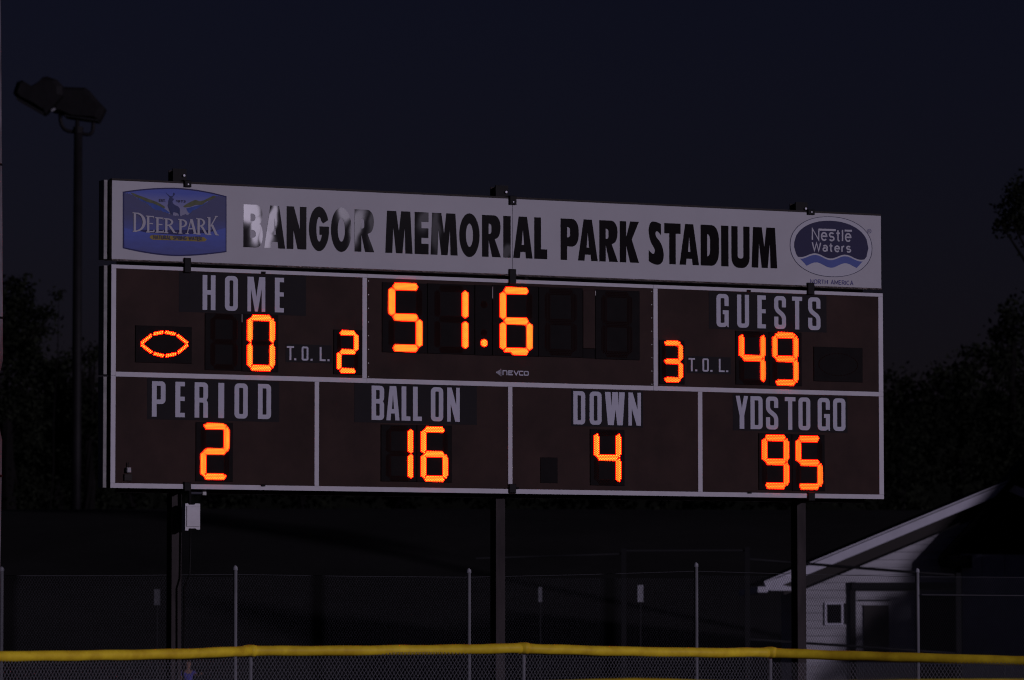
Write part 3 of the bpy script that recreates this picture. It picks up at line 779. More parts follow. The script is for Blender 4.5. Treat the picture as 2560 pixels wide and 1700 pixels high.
def jag(pts, amp):
    out = []
    for a, b in zip(pts, pts[1:]):
        n = max(2, int(abs(b[0] - a[0]) / 22))
        for k in range(n):
            t = k / n; out.append((a[0] + (b[0] - a[0]) * t, a[1] + (b[1] - a[1]) * t - (random.uniform(.2, 1) * amp if k % 2 else 0)))
    return out + [pts[-1]]
hl = jag([(75, 180), (230, 215), (380, 320), (520, 390), (640, 480), (700, 520), (780, 518), (860, 555), (1000, 608), (1090, 632), (1200, 630), (1250, 605), (1330, 608), (1400, 540), (1500, 490), (1620, 420), (1760, 330), (1900, 240), (2062, 262)], 22)
bpart('painted_hills', [hl + [(2062, 900), (75, 900)]], 4, m_hill)
bpart('painted_water', [[(75, 860)] + [(x, botc(x) - 26) for x in xi] + [(2062, 860)] + [(1700, 960), (1100, 1000), (500, 950)]], 5, m_water)
deer = [(955, 240), (935, 215), (905, 190), (893, 165), (915, 195), (945, 215), (965, 236), (1000, 240), (1035, 225), (1045, 195), (1040, 170), (1055, 195), (1075, 175), (1062, 220), (1040, 240), (1020, 262), (1030, 290), (1058, 285), (1045, 310), (1020, 345), (1035, 385), (1075, 415), (1130, 440), (1165, 485), (1168, 560), (1172, 632), (1150, 632), (1145, 590), (1122, 568), (1060, 555), (1035, 560), (1030, 610), (1012, 610), (1010, 560), (1005, 600), (990, 600), (975, 550), (940, 460), (930, 420), (945, 380), (945, 330), (960, 290), (972, 262)]
bpart('deer_figure', [deer], 6, m_deer)
mb = MB()
def tbox6(x0, x1, y0, y1):
    a = bp(300 + x0 * .12756, 460 + y1 * .12756); b = bp(300 + x1 * .12756, 460 + y0 * .12756)
    c = bp(300 + x0 * .12756, 460 + y0 * .12756)
    return a[0], a[1], b[0], c[1]
stroke_text(mb, 'EST.', tbox6(765, 890, 298, 345), .0065, -.0128, 0)
stroke_text(mb, '1873', tbox6(1100, 1275, 318, 355), .0065, -.0128, 0, gap=.35)
mb.build('small_lettering', m_ink, badge)
# roman name lettering: stems, hairlines and serifs
nm = MB(); lay_n = [0]
def quad(px, lay=None):
    lay_n[0] += 1
    P = [bp(300 + x * .12756, 460 + y * .12756) for x, y in px]
    n = len(P)
    dy = (lay_n[0] % 5) * .0005
    nm.prism([[(a, BZ + b) for a, b in P]], -.0135 - dy, -.012)
def st(x0, y0, x1, y1, w): quad([(x0 - w / 2, y0), (x0 + w / 2, y0), (x1 + w / 2, y1), (x1 - w / 2, y1)])
def bar(x0, y0, x1, y1, w): quad([(x0, y0 - w / 2), (x1, y1 - w / 2), (x1, y1 + w / 2), (x0, y0 + w / 2)])
def bowl(cx, cy, rx, ry, w_side, w_top, a0=90, a1=-90):
    o = arc(cx, cy, rx, ry, a0, a1, 12); i = arc(cx, cy, rx - w_side, ry - w_top, a1, a0, 12)
    quad([(x, 2 * cy - y) for x, y in o + i])
def letter(ch, x, yt, yb, w):
    h = yb - yt; s = 44
    if ch in 'DERPK': st(x + s / 2 + 14, yt, x + s / 2 + 14, yb, s); bar(x - 6, yb - 6, x + s + 30, yb - 3, 18); bar(x - 10, yt + 4, x + s + 14, yt + 10, 18)
    if ch == 'D': bowl(x + 60, yt + h / 2, w - 60, h / 2, 60, 26)
    if ch == 'E': bar(x + 50, yt + 12, x + w, yt + 18, 24); bar(x + w - 12, yt + 34, x + w, yt + 36, 34); bar(x + 50, yt + h * .46, x + w - 20, yt + h * .48, 22); bar(x + 50, yb - 14, x + w + 6, yb - 12, 26); bar(x + w - 10, yb - 34, x + w + 12, yb - 32, 30)
    if ch == 'P': bowl(x + 50, yt + h * .29, w - 50, h * .29, 44, 22)
    if ch == 'R':
        bowl(x + 50, yt + h * .26, w * .80 - 50, h * .26, 44, 22); st(x + w * .48, yt + h * .5, x + w * .93, yb, 48); bar(x + w * .88, yb - 6, x + w * 1.15, yb - 2, 14)
    if ch == 'A':
        st(x + w * .5, yt, x + w * .82, yb, 50); st(x + w * .46, yt + 16, x + w * .14, yb, 22); bar(x + w * .24, yt + h * .64, x + w * .7, yt + h * .66, 20); bar(x, yb - 6, x + w * .3, yb - 4, 16); bar(x + w * .66, yb - 6, x + w * 1.02, yb - 2, 16)
    if ch == 'K':
        st(x + w * .84, yt - 18, x + w * .3, yt + h * .52, 26); st(x + w * .42, yt + h * .42, x + w * .88, yb + 6, 50); bar(x + w * .7, yt - 18, x + w * 1.0, yt - 16, 16); bar(x + w * .8, yb, x + w * 1.08, yb + 4, 16)
for ch, x, yt, yb, w in (('D', 245, 560, 935, 250), ('E', 508, 625, 948, 148), ('E', 688, 655, 955, 152), ('R', 862, 675, 962, 215), ('P', 1140, 690, 970, 168), ('A', 1272, 690, 980, 235), ('R', 1495, 675, 990, 205), ('K', 1705, 655, 998, 205)):
    letter(ch, x, yt, yb, w)
nm.build('name_lettering', m_name, badge)
ban = bpart('banner', [[(570, 1045), (600, 1005), (680, 1000), (1200, 1025), (1640, 1045), (1695, 1090), (1660, 1125), (1560, 1130), (1100, 1108), (640, 1092), (600, 1075)]], 7, m_ban)
mb = MB(); a = bp(300 + 650 * .12756, 460 + 1070 * .12756); b = bp(300 + 1590 * .12756, 460 + 1100 * .12756)
hh = .038
stroke_text(mb, 'NATURAL SPRING WATER', (a[0], a[1] - .004, b[0], a[1] - .004 + hh), .0085, -.0150, 0, gap=.3, slope=(b[1] - a[1]) / (b[0] - a[0]))
mb.build('small_lettering', m_ink, badge)

# ---- oval badge at the right
def l4(x, y): return bp(1900 + x * 360 / 2171, 500 + y * 360 / 2171)
def pol4(pts): return [(lambda q_: (q_[0], BZ + q_[1]))(l4(x, y)) for x, y in pts]
cx, cy = 1068, 705
def oval4(rx, ry, n=48, ex=2.15, c=(1068, 705), tilt=.045):
    out = []
    for k in range(n):
        t = 6.28318 * k / n; ct, st_ = math.cos(t), math.sin(t)
        x = rx * math.copysign(abs(ct) ** (2 / ex), ct); y = ry * math.copysign(abs(st_) ** (2 / ex), st_)
        out.append((c[0] + x, c[1] + y + x * tilt))
    return out
m_w2 = mat('oval_badge_white', (.50, .50, .54), .5); m_n2 = mat('oval_badge_navy', (.015, .013, .060), .5); m_b2 = mat('oval_badge_blue', (.08, .11, .34), .5, var=.1, vscale=6)
ov = MB(); ov.prism([pol4(oval4(622, 456, c=(1068, 705))), pol4(oval4(614, 449, c=(1068, 705)))], -.0062, -.0042)
ov = ov.build('oval_badge', m_n2, hs)
mb = MB(); mb.prism([pol4(oval4(613, 448, c=(1068, 705)))], -.0058, -.0042); mb.build('oval_ground', m_w2, ov)
def wave(x, base, amp, ph, lam): return base + amp * math.cos((x - ph) * 6.283 / lam)
def oy(x, rx, ry, c, sgn, ex=2.1, tilt=.045):
    t = min(1, abs((x - c[0]) / rx)); return c[1] + sgn * ry * (1 - t ** ex) ** (1 / ex) + (x - c[0]) * tilt
ci = (1070, 700); rx, ry = 560, 386
def wv_top(x): return 853 + (x - 1070) * .045 - 34 * math.cos((x - 830) * 6.283 / 455)
X0, X1 = 512, 1630
top = [(x, oy(x, rx, ry, ci, -1)) for x in [X0 + (X1 - X0) * k / 40 for k in range(41)]]
low = []
for k in range(41):
    x = X1 - (X1 - X0) * k / 40
    low.append((x, min(oy(x, rx, ry, ci, 1), wv_top(x) - 4)))
mb = MB(); mb.prism([pol4(top + low)], -.0072, -.006); mb.build('oval_sky', m_n2, ov)
xa, xb = 600, 1545
up = [(x, wv_top(x) + 20) for x in [xa + (xb - xa) * k / 36 for k in range(37)]]
dn = []
for k in range(37):
    x = xb - 90 - (xb - xa - 190) * k / 36
    dn.append((x, 985 + (x - 1070) * .03 - 37 * math.cos((x - 845) * 6.283 / 440)))
mb = MB(); mb.prism([pol4(up + dn)], -.0072, -.006); mb.build('wave_band', m_b2, ov)
mb = MB()
def tb4(x0, x1, yt, yb):
    a = l4(x0, yb); b = l4(x1, yb); c = l4(x0, yt)
    return (a[0], a[1], b[0], c[1]), 0.0
bx, _ = tb4(785, 1362, 432, 600); stroke_text(mb, 'Nestle', bx, .0185, -.0082, 0, gap=.24)
bx, _ = tb4(785, 1360, 640, 755); stroke_text(mb, 'Waters', (bx[0], bx[1] - .006, bx[2], bx[3]), .0175, -.0082, 0, gap=.26)
def rect4(pts, y): mb.prism([pol4(pts)], y, y + .001)
rect4([(875, 432), (1135, 440), (1135, 470), (875, 462)], -.0112)
rect4([(1268, 448), (1378, 452), (1378, 480), (1268, 476)], -.0112)
mb.build('name_lettering', m_w2, ov)
mb = MB(); bx, _ = tb4(760, 1400, 1195, 1262)
stroke_text(mb, 'NORTH AMERICA', (bx[0], l4(760, 1258)[1], bx[2], l4(760, 1198)[1]), .008, -.0062, 0, gap=.26)
mb.build('small_lettering', mat('printed_navy', (.07, .06, .22), .5), hs)
mb = MB(); mb.prism([pol4(oval4(34, 34, 16, 2, (1643, 470), 0)), pol4(oval4(26, 26, 16, 2, (1643, 470), 0))], -.006, -.0042)
stroke_text(mb, 'R', (l4(1630, 485)[0], l4(1630, 487)[1], l4(1657, 485)[0], l4(1630, 452)[1]), .004, -.0062, 0)
mb.build('registered_mark', mat('printed_grey', (.16, .15, .25), .5), hs)

# ------------------------------------------------------------------ things fixed to the left post
u0, v0, u1, v1 = br(458, 495, 1259, 1324, .1)
jb = empty('junction_box', (BX, BY, 0), TH, 'white junction box strapped to the left post below the scoreboard', 'electrical box')
mb = MB(); z0, z1 = BZ + v0, BZ + v1; w = u1 - u0
mb.prism([[(u0, z0 - .012), (u0 + .2 * w, z0 - .012), (u0 + .24 * w, z0 + .012), (u0 + .72 * w, z0 + .012), (u0 + .78 * w, z0), (u1, z0), (u1, z1), (u0 + .68 * w, z1), (u0 + .62 * w, z1 - .014), (u0 + .24 * w, z1 - .014), (u0 + .18 * w, z1), (u0, z1)]], .04, .14, back=True)
mb.build('body', M['box_white'], jb)
MB().bev(u0 + .012, u1 - .05 * w, .028, .0395, z0 + .03, z1 - .03, .006).build('cover', M['box_white'], jb)
MB().tube([(u0 + .4 * w, .09, z1 - .01), (u0 + .4 * w, .09, BZ - .01)], .022, 8).build('conduit', M['black_metal'], jb)
MB().tube([(u0 + .45 * w, .09, z0 + .01), (u0 + .42 * w, .09, z0 - .5), (u0 + .15 * w, .12, z0 - .62), (u0 + .1 * w, .16, z0 - 2.6)], .012, 6).build('cable', M['black_metal'], jb)
u0, v0, u1, v1 = br(474, 513, 1224, 1237, .15)
cb = empty('conduit_fitting', (BX, BY, 0), TH, 'small grey conduit fitting tucked under the scoreboard beside the left post', 'conduit')
MB().tube([(u0, .15, BZ + (v0 + v1) / 2), (u1 - .03, .15, BZ + (v0 + v1) / 2)], .026, 8).build('pipe', mat('dull_conduit', (.07, .07, .085), .5), cb)
MB().bev(u1 - .045, u1, .11, .19, BZ + v0 - .004, BZ + v1 + .02, .006).build('coupling', M['alu'], cb)

# =================================================================== YELLOW CAPPED FENCE
def mesh_fabric(name, P0, P1, z0, z1, pitch, wr, m, parent, Zfun=None):
    """diamond chain link: two families of slanted wires, woven 1 wire apart"""
    mb = MB(); P0, P1 = Vector(P0), Vector(P1); Ld = (P1 - P0).length; d = (P1 - P0).normalized(); n_ = Vector((-d.y, d.x, 0))
    H = z1 - z0; sl = .62                              # horizontal run per metre of height
    k = -int(H * sl / pitch) - 1
    while k * pitch < Ld + H * sl:
        for sgn in (1, -1):
            a = k * pitch; b = a + H * sl * sgn
            ta, tb = 0.0, 1.0
            for lim, inside_low in ((0, True), (Ld, False)):
                pass
            # clip to [0, Ld]
            def cl(t): return a + (b - a) * t
            lo, hi = 0.0, 1.0
            if b != a:
                t0, t1 = (0 - a) / (b - a), (Ld - a) / (b - a)
                if t0 > t1: t0, t1 = t1, t0
                lo, hi = max(lo, t0), min(hi, t1)
            if hi - lo < .02: continue
            A = P0 + d * cl(lo) + Vector((0, 0, z0 + H * lo)); B = P0 + d * cl(hi) + Vector((0, 0, z0 + H * hi))
            o = n_ * (wr * .9 * sgn)
            t = (B - A).normalized(); s_ = t.cross(n_) * wr
            vs = [A + o + s_, A + o - s_, A + o - n_ * wr, B + o + s_, B + o - s_, B + o - n_ * wr]
            mb.add(vs, [(0, 2, 5, 3), (2, 1, 4, 5), (1, 0, 3, 4)])
        k += 1
    o = mb.build(name, m, parent); o['kind'] = 'stuff'
    return o
yf = empty('yellow_capped_fence', at(1308, 1626, 42.0) * 1, 0, 'low chain link fence with a yellow cap rail crossing in front of the scoreboard', 'fence')
yf.location.z = 0; yl = Vector(yf.location)
prof = [(-60, 1643, 39.0), (0, 1641, 39.2), (150, 1639.5, 39.6), (300, 1637.5, 40.0), (450, 1634.5, 40.4), (560, 1630.5, 40.7), (625, 1627.0, 41.0), (700, 1627.2, 41.1), (850, 1626.8, 41.3), (1000, 1625.2, 41.6), (1150, 1623.6, 41.8), (1250, 1621.4, 41.9), (1308, 1620.6, 42.0),
        (1370, 1623.0, 42.1), (1500, 1627.0, 42.4), (1650, 1630.2, 42.8), (1800, 1631.8, 43.1), (1870, 1631.4, 43.3), (1925, 1631.2, 43.4), (1990, 1634.5, 43.4), (2100, 1638.5, 43.3), (2250, 1643.0, 43.1), (2400, 1647.8, 42.9), (2500, 1650.6, 42.8), (2640, 1653.5, 42.6)]
joints = [0, 6, 12, 18, 24]
def lerp_prof(px):
    for a, b in zip(prof, prof[1:]):
        if a[0] <= px <= b[0]:
            t = (px - a[0]) / (b[0] - a[0]); return a[1] + (b[1] - a[1]) * t, a[2] + (b[2] - a[2]) * t
    return prof[-1][1:] if px > 0 else prof[0][1:]
capr = .046
for a, b in zip(joints, joints[1:]):
    pts = []
    for i in range(a, b):
        for k in range(4):
            t = k / 4; p0, p1 = prof[i], prof[i + 1]
            px = p0[0] + (p1[0] - p0[0]) * t; pts.append(at(px, p0[1] + (p1[1] - p0[1]) * t + .5 * math.sin(px * .043), p0[2] + (p1[2] - p0[2]) * t) - yl)
    pts.append(at(*prof[b]) - yl)
    mb = MB(); mb.tube(pts, [capr * (1 + .03 * math.sin(i * 1.7)) for i in range(len(pts))], 16)
    mb.build('cap_rail', M['yellow'], yf, smooth=True)
for px in (625, 1308, 1925):
    y, Y = lerp_prof(px); p = at(px, y, Y) - yl
    MB().tube([p + Vector((-.055, 0, -.002)), p + Vector((-.02, 0, .002)), p + Vector((.02, 0, .002)), p + Vector((.055, 0, -.002))], [capr + .003, capr + .0065, capr + .0065, capr + .003], 16).build('cap_joint', M['yellow'], yf, smooth=True)
    b = MB(); b.tube([p + Vector((0, .01, -.06)), Vector((p.x, p.y + .01, -.2))], .021, 10)
    b.tube([p + Vector((0, .01, -.10)), p + Vector((0, .01, -.13))], .025, 10)
    b.build('fence_post', M['galv'], yf, smooth=True)
for a, b in ((0, 6), (6, 12), (12, 18), (18, 24)):
    A, B = at(*prof[a]) - yl, at(*prof[b]) - yl
    z1 = min(A.z, B.z) - .012
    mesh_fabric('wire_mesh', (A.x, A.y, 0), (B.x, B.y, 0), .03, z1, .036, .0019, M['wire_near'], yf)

# nearer low fence whose cap only just enters at the bottom edge
nf = empty('foreground_fence', (at(1590, 1706, 30)).xy.to_3d(), 0, 'second yellow cap rail just peeking over the bottom edge of the photo', 'fence')
nl = Vector(nf.location)
npf = [(1250, 1717.5), (1400, 1712.0), (1500, 1708.3), (1590, 1706.5), (1680, 1708.2), (1800, 1713), (1950, 1714.5), (2150, 1711.5), (2300, 1709.0), (2450, 1708.0), (2600, 1708.5)]
MB().tube([at(x, y, 30 + (x - 1250) * .0006) - nl for x, y in npf], .030, 14).build('cap_rail', M['yellow'], nf, smooth=True)
for px, py in ((1590, 1706.5), (2450, 1708.0)):
    p = at(px, py, 30.2 + (px - 1590) * .0006) - nl
    MB().tube([p - Vector((0, 0, .02)), (p.x, p.y, -.2)], .015, 8).build('fence_post', M['galv'], nf, smooth=True)
A, B = at(1250, 1714, 30.05) - nl, at(2600, 1712, 30.8) - nl
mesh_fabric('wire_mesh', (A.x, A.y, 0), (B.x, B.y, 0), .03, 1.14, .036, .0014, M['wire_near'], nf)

# =================================================================== TALL CHAIN LINK FENCE
tf = empty('tall_chain_link_fence', (at(1172, 1500, 54.5)).xy.to_3d(), 0, 'tall grey chain link fence with thin steel posts behind the scoreboard posts', 'fence')
tl = Vector(tf.location)
tp = [(-580, 1427, 50.3), (4, 1427, 51.7), (588, 1424, 53.1), (1172, 1431, 54.5), (1740, 1416, 55.9), (2293, 1430, 57.3), (2840, 1430, 58.7)]
for i, (px, py, Y) in enumerate(tp):
    p = at(px, py, Y) - tl
    if not 0 < i < 6: continue
    mb = MB(); mb.tube([p + Vector((0, 0, .0)), Vector((p.x, p.y, -.3))], .026, 10)
    o = mb.build('fence_post', M['galv'], tf, smooth=True)
    MB().tube([p + Vector((0, 0, -.005)), p + Vector((0, 0, .03)), p + Vector((0, 0, .05))], [.031, .028, .008], 10).build('post_cap', M['galv'], o, smooth=True)
for a, b in zip(tp, tp[1:]):
    A, B = at(a[0], a[1] + 12, a[2]) - tl, at(b[0], b[1] + 12, b[2]) - tl
    MB().tube([A, (A + B) / 2 - Vector((0, 0, .006)), B], .0035, 5).build('top_wire', M['wire'], tf)
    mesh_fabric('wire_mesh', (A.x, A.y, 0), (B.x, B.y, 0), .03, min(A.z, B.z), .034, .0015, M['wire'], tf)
A, B = at(2304, 1487, 57.25) - tl, at(2600, 1489.5, 58.05) - tl
MB().tube([A, B], .008, 6).build('brace_rail', M['wire'], tf)

# pale pole at the very left edge
pts = [(1.5, -60), (3.5, 200), (5.5, 480), (7.0, 760), (7.2, 900), (5.2, 1100), (2.6, 1300), (-.5, 1520), (-3.5, 1900)]
pp = empty('tall_pale_pole', (at(-14, 1500, 46)).xy.to_3d(), 0, 'tall pale weathered pole cropped by the left edge of the photo', 'pole')
pl_ = Vector(pp.location)
PR = .085
cen = [at(x, y, 46) - Vector((PR, 0, 0)) - pl_ for x, y in pts]
top_ = cen[0] + (cen[0] - cen[1]) * 1.2
mpole = mat('weathered_pale_pole', (.17, .16, .175), .7, var=.7, vscale=2.2, bump=.3, bscale=10, stretch=(2, 2, .8))
MB().tube([top_] + cen + [Vector((cen[-1].x, cen[-1].y, -.3))], PR, 14).build('shaft', mpole, pp, smooth=True)
for y in (412, 795, 1190):
    p = at(0, y, 46) - pl_; q_ = min(pts, key=lambda t: abs(t[1] - y)); c = at(q_[0], y, 46) - Vector((PR, 0, 0)) - pl_
    MB().tube([c - Vector((0, 0, .012)), c + Vector((0, 0, .012))], PR + .003, 14).build('band', M['black_metal'], pp, smooth=True)

# =================================================================== FLOODLIGHT POLE
M['silh'] = mat('dark_bronze_paint', (.012, .011, .012), .6, var=.3, vscale=2)
PY = 148.0
def zf(x, y, Y=PY): return at(x * 300 / 1568, 160 + y * 300 / 1568, Y)
fp = empty('floodlight_pole', at(196, 1300, PY).xy.to_3d(), 0, 'tall dark floodlight pole with a cluster of unlit lamps', 'floodlight')
fl = Vector(fp.location)
t = at(195.5, 322, PY) - fl
MB().tube([Vector((t.x, t.y, 0)) + Vector((0, 0, -.5)), (t.x, t.y, t.z * .5), t], [.172, .158, .140], 16).build('shaft', M['silh'], fp, smooth=True)
MB().tube([t - Vector((0, 0, .15)), t + Vector((0, 0, .06))], .17, 12).build('collar', M['silh'], fp)
def tubeP(name, pts, r):
    mb = MB(); mb.tube([zf(*p) - fl for p in pts], r, 8); mb.build(name, M['silh'], fp, smooth=True)
tubeP('yoke', [(785, 640), (790, 740), (805, 800), (840, 850), (890, 878), (960, 885), (1020, 882)], .062)
tubeP('yoke', [(1020, 905), (1080, 912), (1140, 922), (1180, 918), (1210, 880), (1218, 820), (1220, 730)], .062)
tubeP('mast_pin', [(1008, 860), (1010, 690)], .07)
def floodlight(outline, depth, lens, Y0=PY):
    P = [zf(x, y, Y0) - fl for x, y in outline]
    cxm = sum((p.x for p in P)) / len(P); czm = sum((p.z for p in P)) / len(P)
    mb = MB(); n = len(P); vs = []
    for k, sc in ((-.5, .80), (-.32, 1.0), (.32, 1.0), (.5, .80)):
        vs += [Vector((cxm + (p.x - cxm) * sc, p.y + k * depth, czm + (p.z - czm) * sc)) for p in P]
    fs = [tuple(range(n)), tuple(range(3 * n, 4 * n))]
    for r_ in range(3):
        for i in range(n):
            j = (i + 1) % n; fs.append((r_ * n + i, r_ * n + j, (r_ + 1) * n + j, (r_ + 1) * n + i))
    mb.add(vs, fs)
    o = mb.build('lamp_head', M['silh'], fp)
    P2 = [Vector((p.x, p.y, p.z)) for p in [zf(x, y, Y0) - fl for x, y in lens]]
    nrm = Vector((P2[1].z - P2[0].z, 0, -(P2[1].x - P2[0].x))).normalized()
    mb = MB(); a, b = P2
    mb.add([a + Vector((0, -depth * .42, 0)), b + Vector((0, -depth * .42, 0)), b + Vector((0, depth * .42, 0)), a + Vector((0, depth * .42, 0)),
            a + nrm * .05 + Vector((0, -depth * .42, 0)), b + nrm * .05 + Vector((0, -depth * .42, 0)), b + nrm * .05 + Vector((0, depth * .42, 0)), a + nrm * .05 + Vector((0, depth * .42, 0))],
           [(0, 1, 2, 3), (4, 5, 6, 7), (0, 1, 5, 4), (1, 2, 6, 5), (2, 3, 7, 6), (3, 0, 4, 7)])
    mb.build('lens', mat('lamp_glass', (.02, .02, .022), .15), o)
floodlight([(205, 335), (235, 250), (300, 225), (425, 300), (520, 240), (575, 180), (740, 212), (820, 300), (830, 420), (700, 560), (610, 662), (560, 640), (460, 570), (230, 455), (185, 400)], 1.0, [(235, 450), (590, 655)], PY - .5)
floodlight([(700, 330), (820, 312), (1130, 326), (1190, 372), (1290, 490), (1385, 590), (1350, 670), (1308, 748), (1190, 738), (1060, 730), (930, 715), (850, 680), (760, 640), (690, 630), (680, 500)], 1.1, [(860, 680), (1300, 745)], PY + .3)
floodlight([(480, 330), (560, 200), (620, 172), (760, 220), (860, 330), (900, 500), (760, 620), (640, 560), (520, 470)], .8, [(520, 480), (760, 618)], PY + 1.4)
c_ = zf(700, 597, PY - .7) - fl
MB().tube([c_ - Vector((.07, 0, .03)), c_ + Vector((.05, 0, .04))], .045, 8).build('latch', M['galv'], fp)

# =================================================================== TREES
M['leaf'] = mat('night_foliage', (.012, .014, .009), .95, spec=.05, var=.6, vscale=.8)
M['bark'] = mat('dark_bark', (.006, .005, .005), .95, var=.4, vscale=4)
def crown(blobs, Y, leaf, dens, seed):
    """blobs: (px, py, rx px, ry px); clumps of leaf faces spread through each"""
    rnd = random.Random(seed); mb = MB(); k = Y / F
    for (px, py, rx, ry) in blobs:
        c = at(px, py, Y + rnd.uniform(-1.5, 1.5)); a, b = rx * k, ry * k
        n = int(dens * 14 * (a * b) / (leaf * leaf)) + 12
        ncl = max(4, n // 14)
        cl = []
        for _ in range(ncl):
            while True:
                v = Vector((rnd.uniform(-1, 1), rnd.uniform(-1, 1), rnd.uniform(-1, 1)))
                if v.length <= 1: break
            v = v.normalized() * (v.length ** .75)
            cl.append((c + Vector((v.x * a, v.y * (a + b) / 2, v.z * b)), rnd.uniform(.5, 1.25) * leaf * 1.9))
        for i in range(n):
            cc, cr = cl[i % ncl]
            v = Vector((rnd.gauss(0, .55), rnd.gauss(0, .55), rnd.gauss(0, .45))) * cr + cc
            q1 = Vector((rnd.gauss(0, 1), rnd.gauss(0, 1), rnd.gauss(0, 1))).normalized()
            q2 = q1.cross(Vector((rnd.gauss(0, 1), rnd.gauss(0, 1), rnd.gauss(0, 1)))).normalized()
            s = leaf * rnd.uniform(.25, .62)
            mb.add([v + q1 * s, v + q2 * s * .55, v - q1 * s, v - q2 * s * .55], [(0, 1, 2, 3)])
    return mb
def tree(label, base_px, Y, z0, top_px, blobs, leaf=.30, dens=2.0, seed=1, tr=.28, group='trees along the skyline', limbs=True):
    b = at(base_px, 1590, Y); b.z = z0
    o = empty('leafy_tree', b, 0, label, 'tree', group)
    mb = crown(blobs, Y, leaf, dens, seed)
    mb.v = [(x - b.x, y - b.y, z - b.z) for x, y, z in mb.v]
    mb.build('crown', M['leaf'], o)
    tp_ = at(*top_px, Y) - b
    rnd = random.Random(seed + 50)
    pts = [Vector((0, 0, -.3))] + [Vector((tp_.x * t + rnd.uniform(-.15, .15), rnd.uniform(-.2, .2), tp_.z * t)) for t in (.25, .5, .75, 1)]
    mb = MB(); mb.tube(pts, [tr, tr * .85, tr * .65, tr * .4, tr * .15], 8)
    if limbs:
        for (px, py, rx, ry) in blobs:
            c = at(px, py, Y) - b; s = pts[2] if c.z < pts[3].z else pts[3]
            mid = (s + c) / 2 - Vector((0, 0, .25))
            mb.tube([s, mid, c], [tr * .35, tr * .22, tr * .06], 5)
    mb.build('trunk', M['bark'], o)
    return o
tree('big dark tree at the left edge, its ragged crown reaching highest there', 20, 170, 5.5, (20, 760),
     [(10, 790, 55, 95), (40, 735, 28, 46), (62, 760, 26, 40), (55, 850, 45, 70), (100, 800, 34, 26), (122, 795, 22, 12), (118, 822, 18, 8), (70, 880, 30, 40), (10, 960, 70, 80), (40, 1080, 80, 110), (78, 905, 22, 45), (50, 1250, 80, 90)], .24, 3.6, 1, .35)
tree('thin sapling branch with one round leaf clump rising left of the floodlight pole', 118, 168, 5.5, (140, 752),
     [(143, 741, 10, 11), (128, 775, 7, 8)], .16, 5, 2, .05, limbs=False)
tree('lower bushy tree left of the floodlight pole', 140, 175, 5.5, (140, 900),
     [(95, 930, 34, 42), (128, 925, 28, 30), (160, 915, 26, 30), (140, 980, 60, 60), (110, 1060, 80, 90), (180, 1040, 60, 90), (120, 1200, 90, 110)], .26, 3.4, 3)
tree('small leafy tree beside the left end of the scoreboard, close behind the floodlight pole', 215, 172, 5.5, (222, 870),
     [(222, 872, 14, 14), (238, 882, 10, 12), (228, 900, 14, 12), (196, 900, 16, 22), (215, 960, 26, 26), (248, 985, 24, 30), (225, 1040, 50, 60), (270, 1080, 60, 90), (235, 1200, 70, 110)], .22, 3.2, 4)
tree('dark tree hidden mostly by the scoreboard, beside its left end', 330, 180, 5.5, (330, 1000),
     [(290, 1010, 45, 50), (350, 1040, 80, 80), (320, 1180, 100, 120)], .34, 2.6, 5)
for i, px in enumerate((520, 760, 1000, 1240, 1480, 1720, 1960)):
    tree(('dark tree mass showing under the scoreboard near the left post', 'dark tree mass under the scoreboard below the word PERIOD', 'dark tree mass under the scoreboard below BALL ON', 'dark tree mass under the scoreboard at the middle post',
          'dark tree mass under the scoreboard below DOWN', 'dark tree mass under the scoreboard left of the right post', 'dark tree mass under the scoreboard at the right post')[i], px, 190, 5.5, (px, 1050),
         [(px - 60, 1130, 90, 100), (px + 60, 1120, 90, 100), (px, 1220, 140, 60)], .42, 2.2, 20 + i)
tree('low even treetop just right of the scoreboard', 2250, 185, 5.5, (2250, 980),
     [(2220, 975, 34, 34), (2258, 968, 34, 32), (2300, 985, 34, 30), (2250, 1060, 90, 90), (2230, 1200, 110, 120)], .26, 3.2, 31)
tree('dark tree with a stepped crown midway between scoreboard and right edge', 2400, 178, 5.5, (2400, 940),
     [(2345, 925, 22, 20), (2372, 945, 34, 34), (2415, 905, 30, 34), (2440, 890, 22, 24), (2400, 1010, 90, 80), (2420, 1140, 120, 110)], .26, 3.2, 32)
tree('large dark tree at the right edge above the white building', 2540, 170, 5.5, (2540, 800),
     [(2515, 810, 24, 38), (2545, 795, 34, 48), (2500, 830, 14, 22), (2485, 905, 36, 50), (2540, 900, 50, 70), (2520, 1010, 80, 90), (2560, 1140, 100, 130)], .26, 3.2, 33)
tree('overhanging leafy bough entering at the upper right edge', 2640, 120, 0, (2640, 420),
     [(2555, 490, 36, 40), (2522, 540, 30, 32), (2502, 560, 16, 18), (2560, 560, 30, 26), (2540, 510, 24, 26), (2640, 500, 80, 150), (2680, 760, 70, 180)], .16, 3.6, 34, .25)
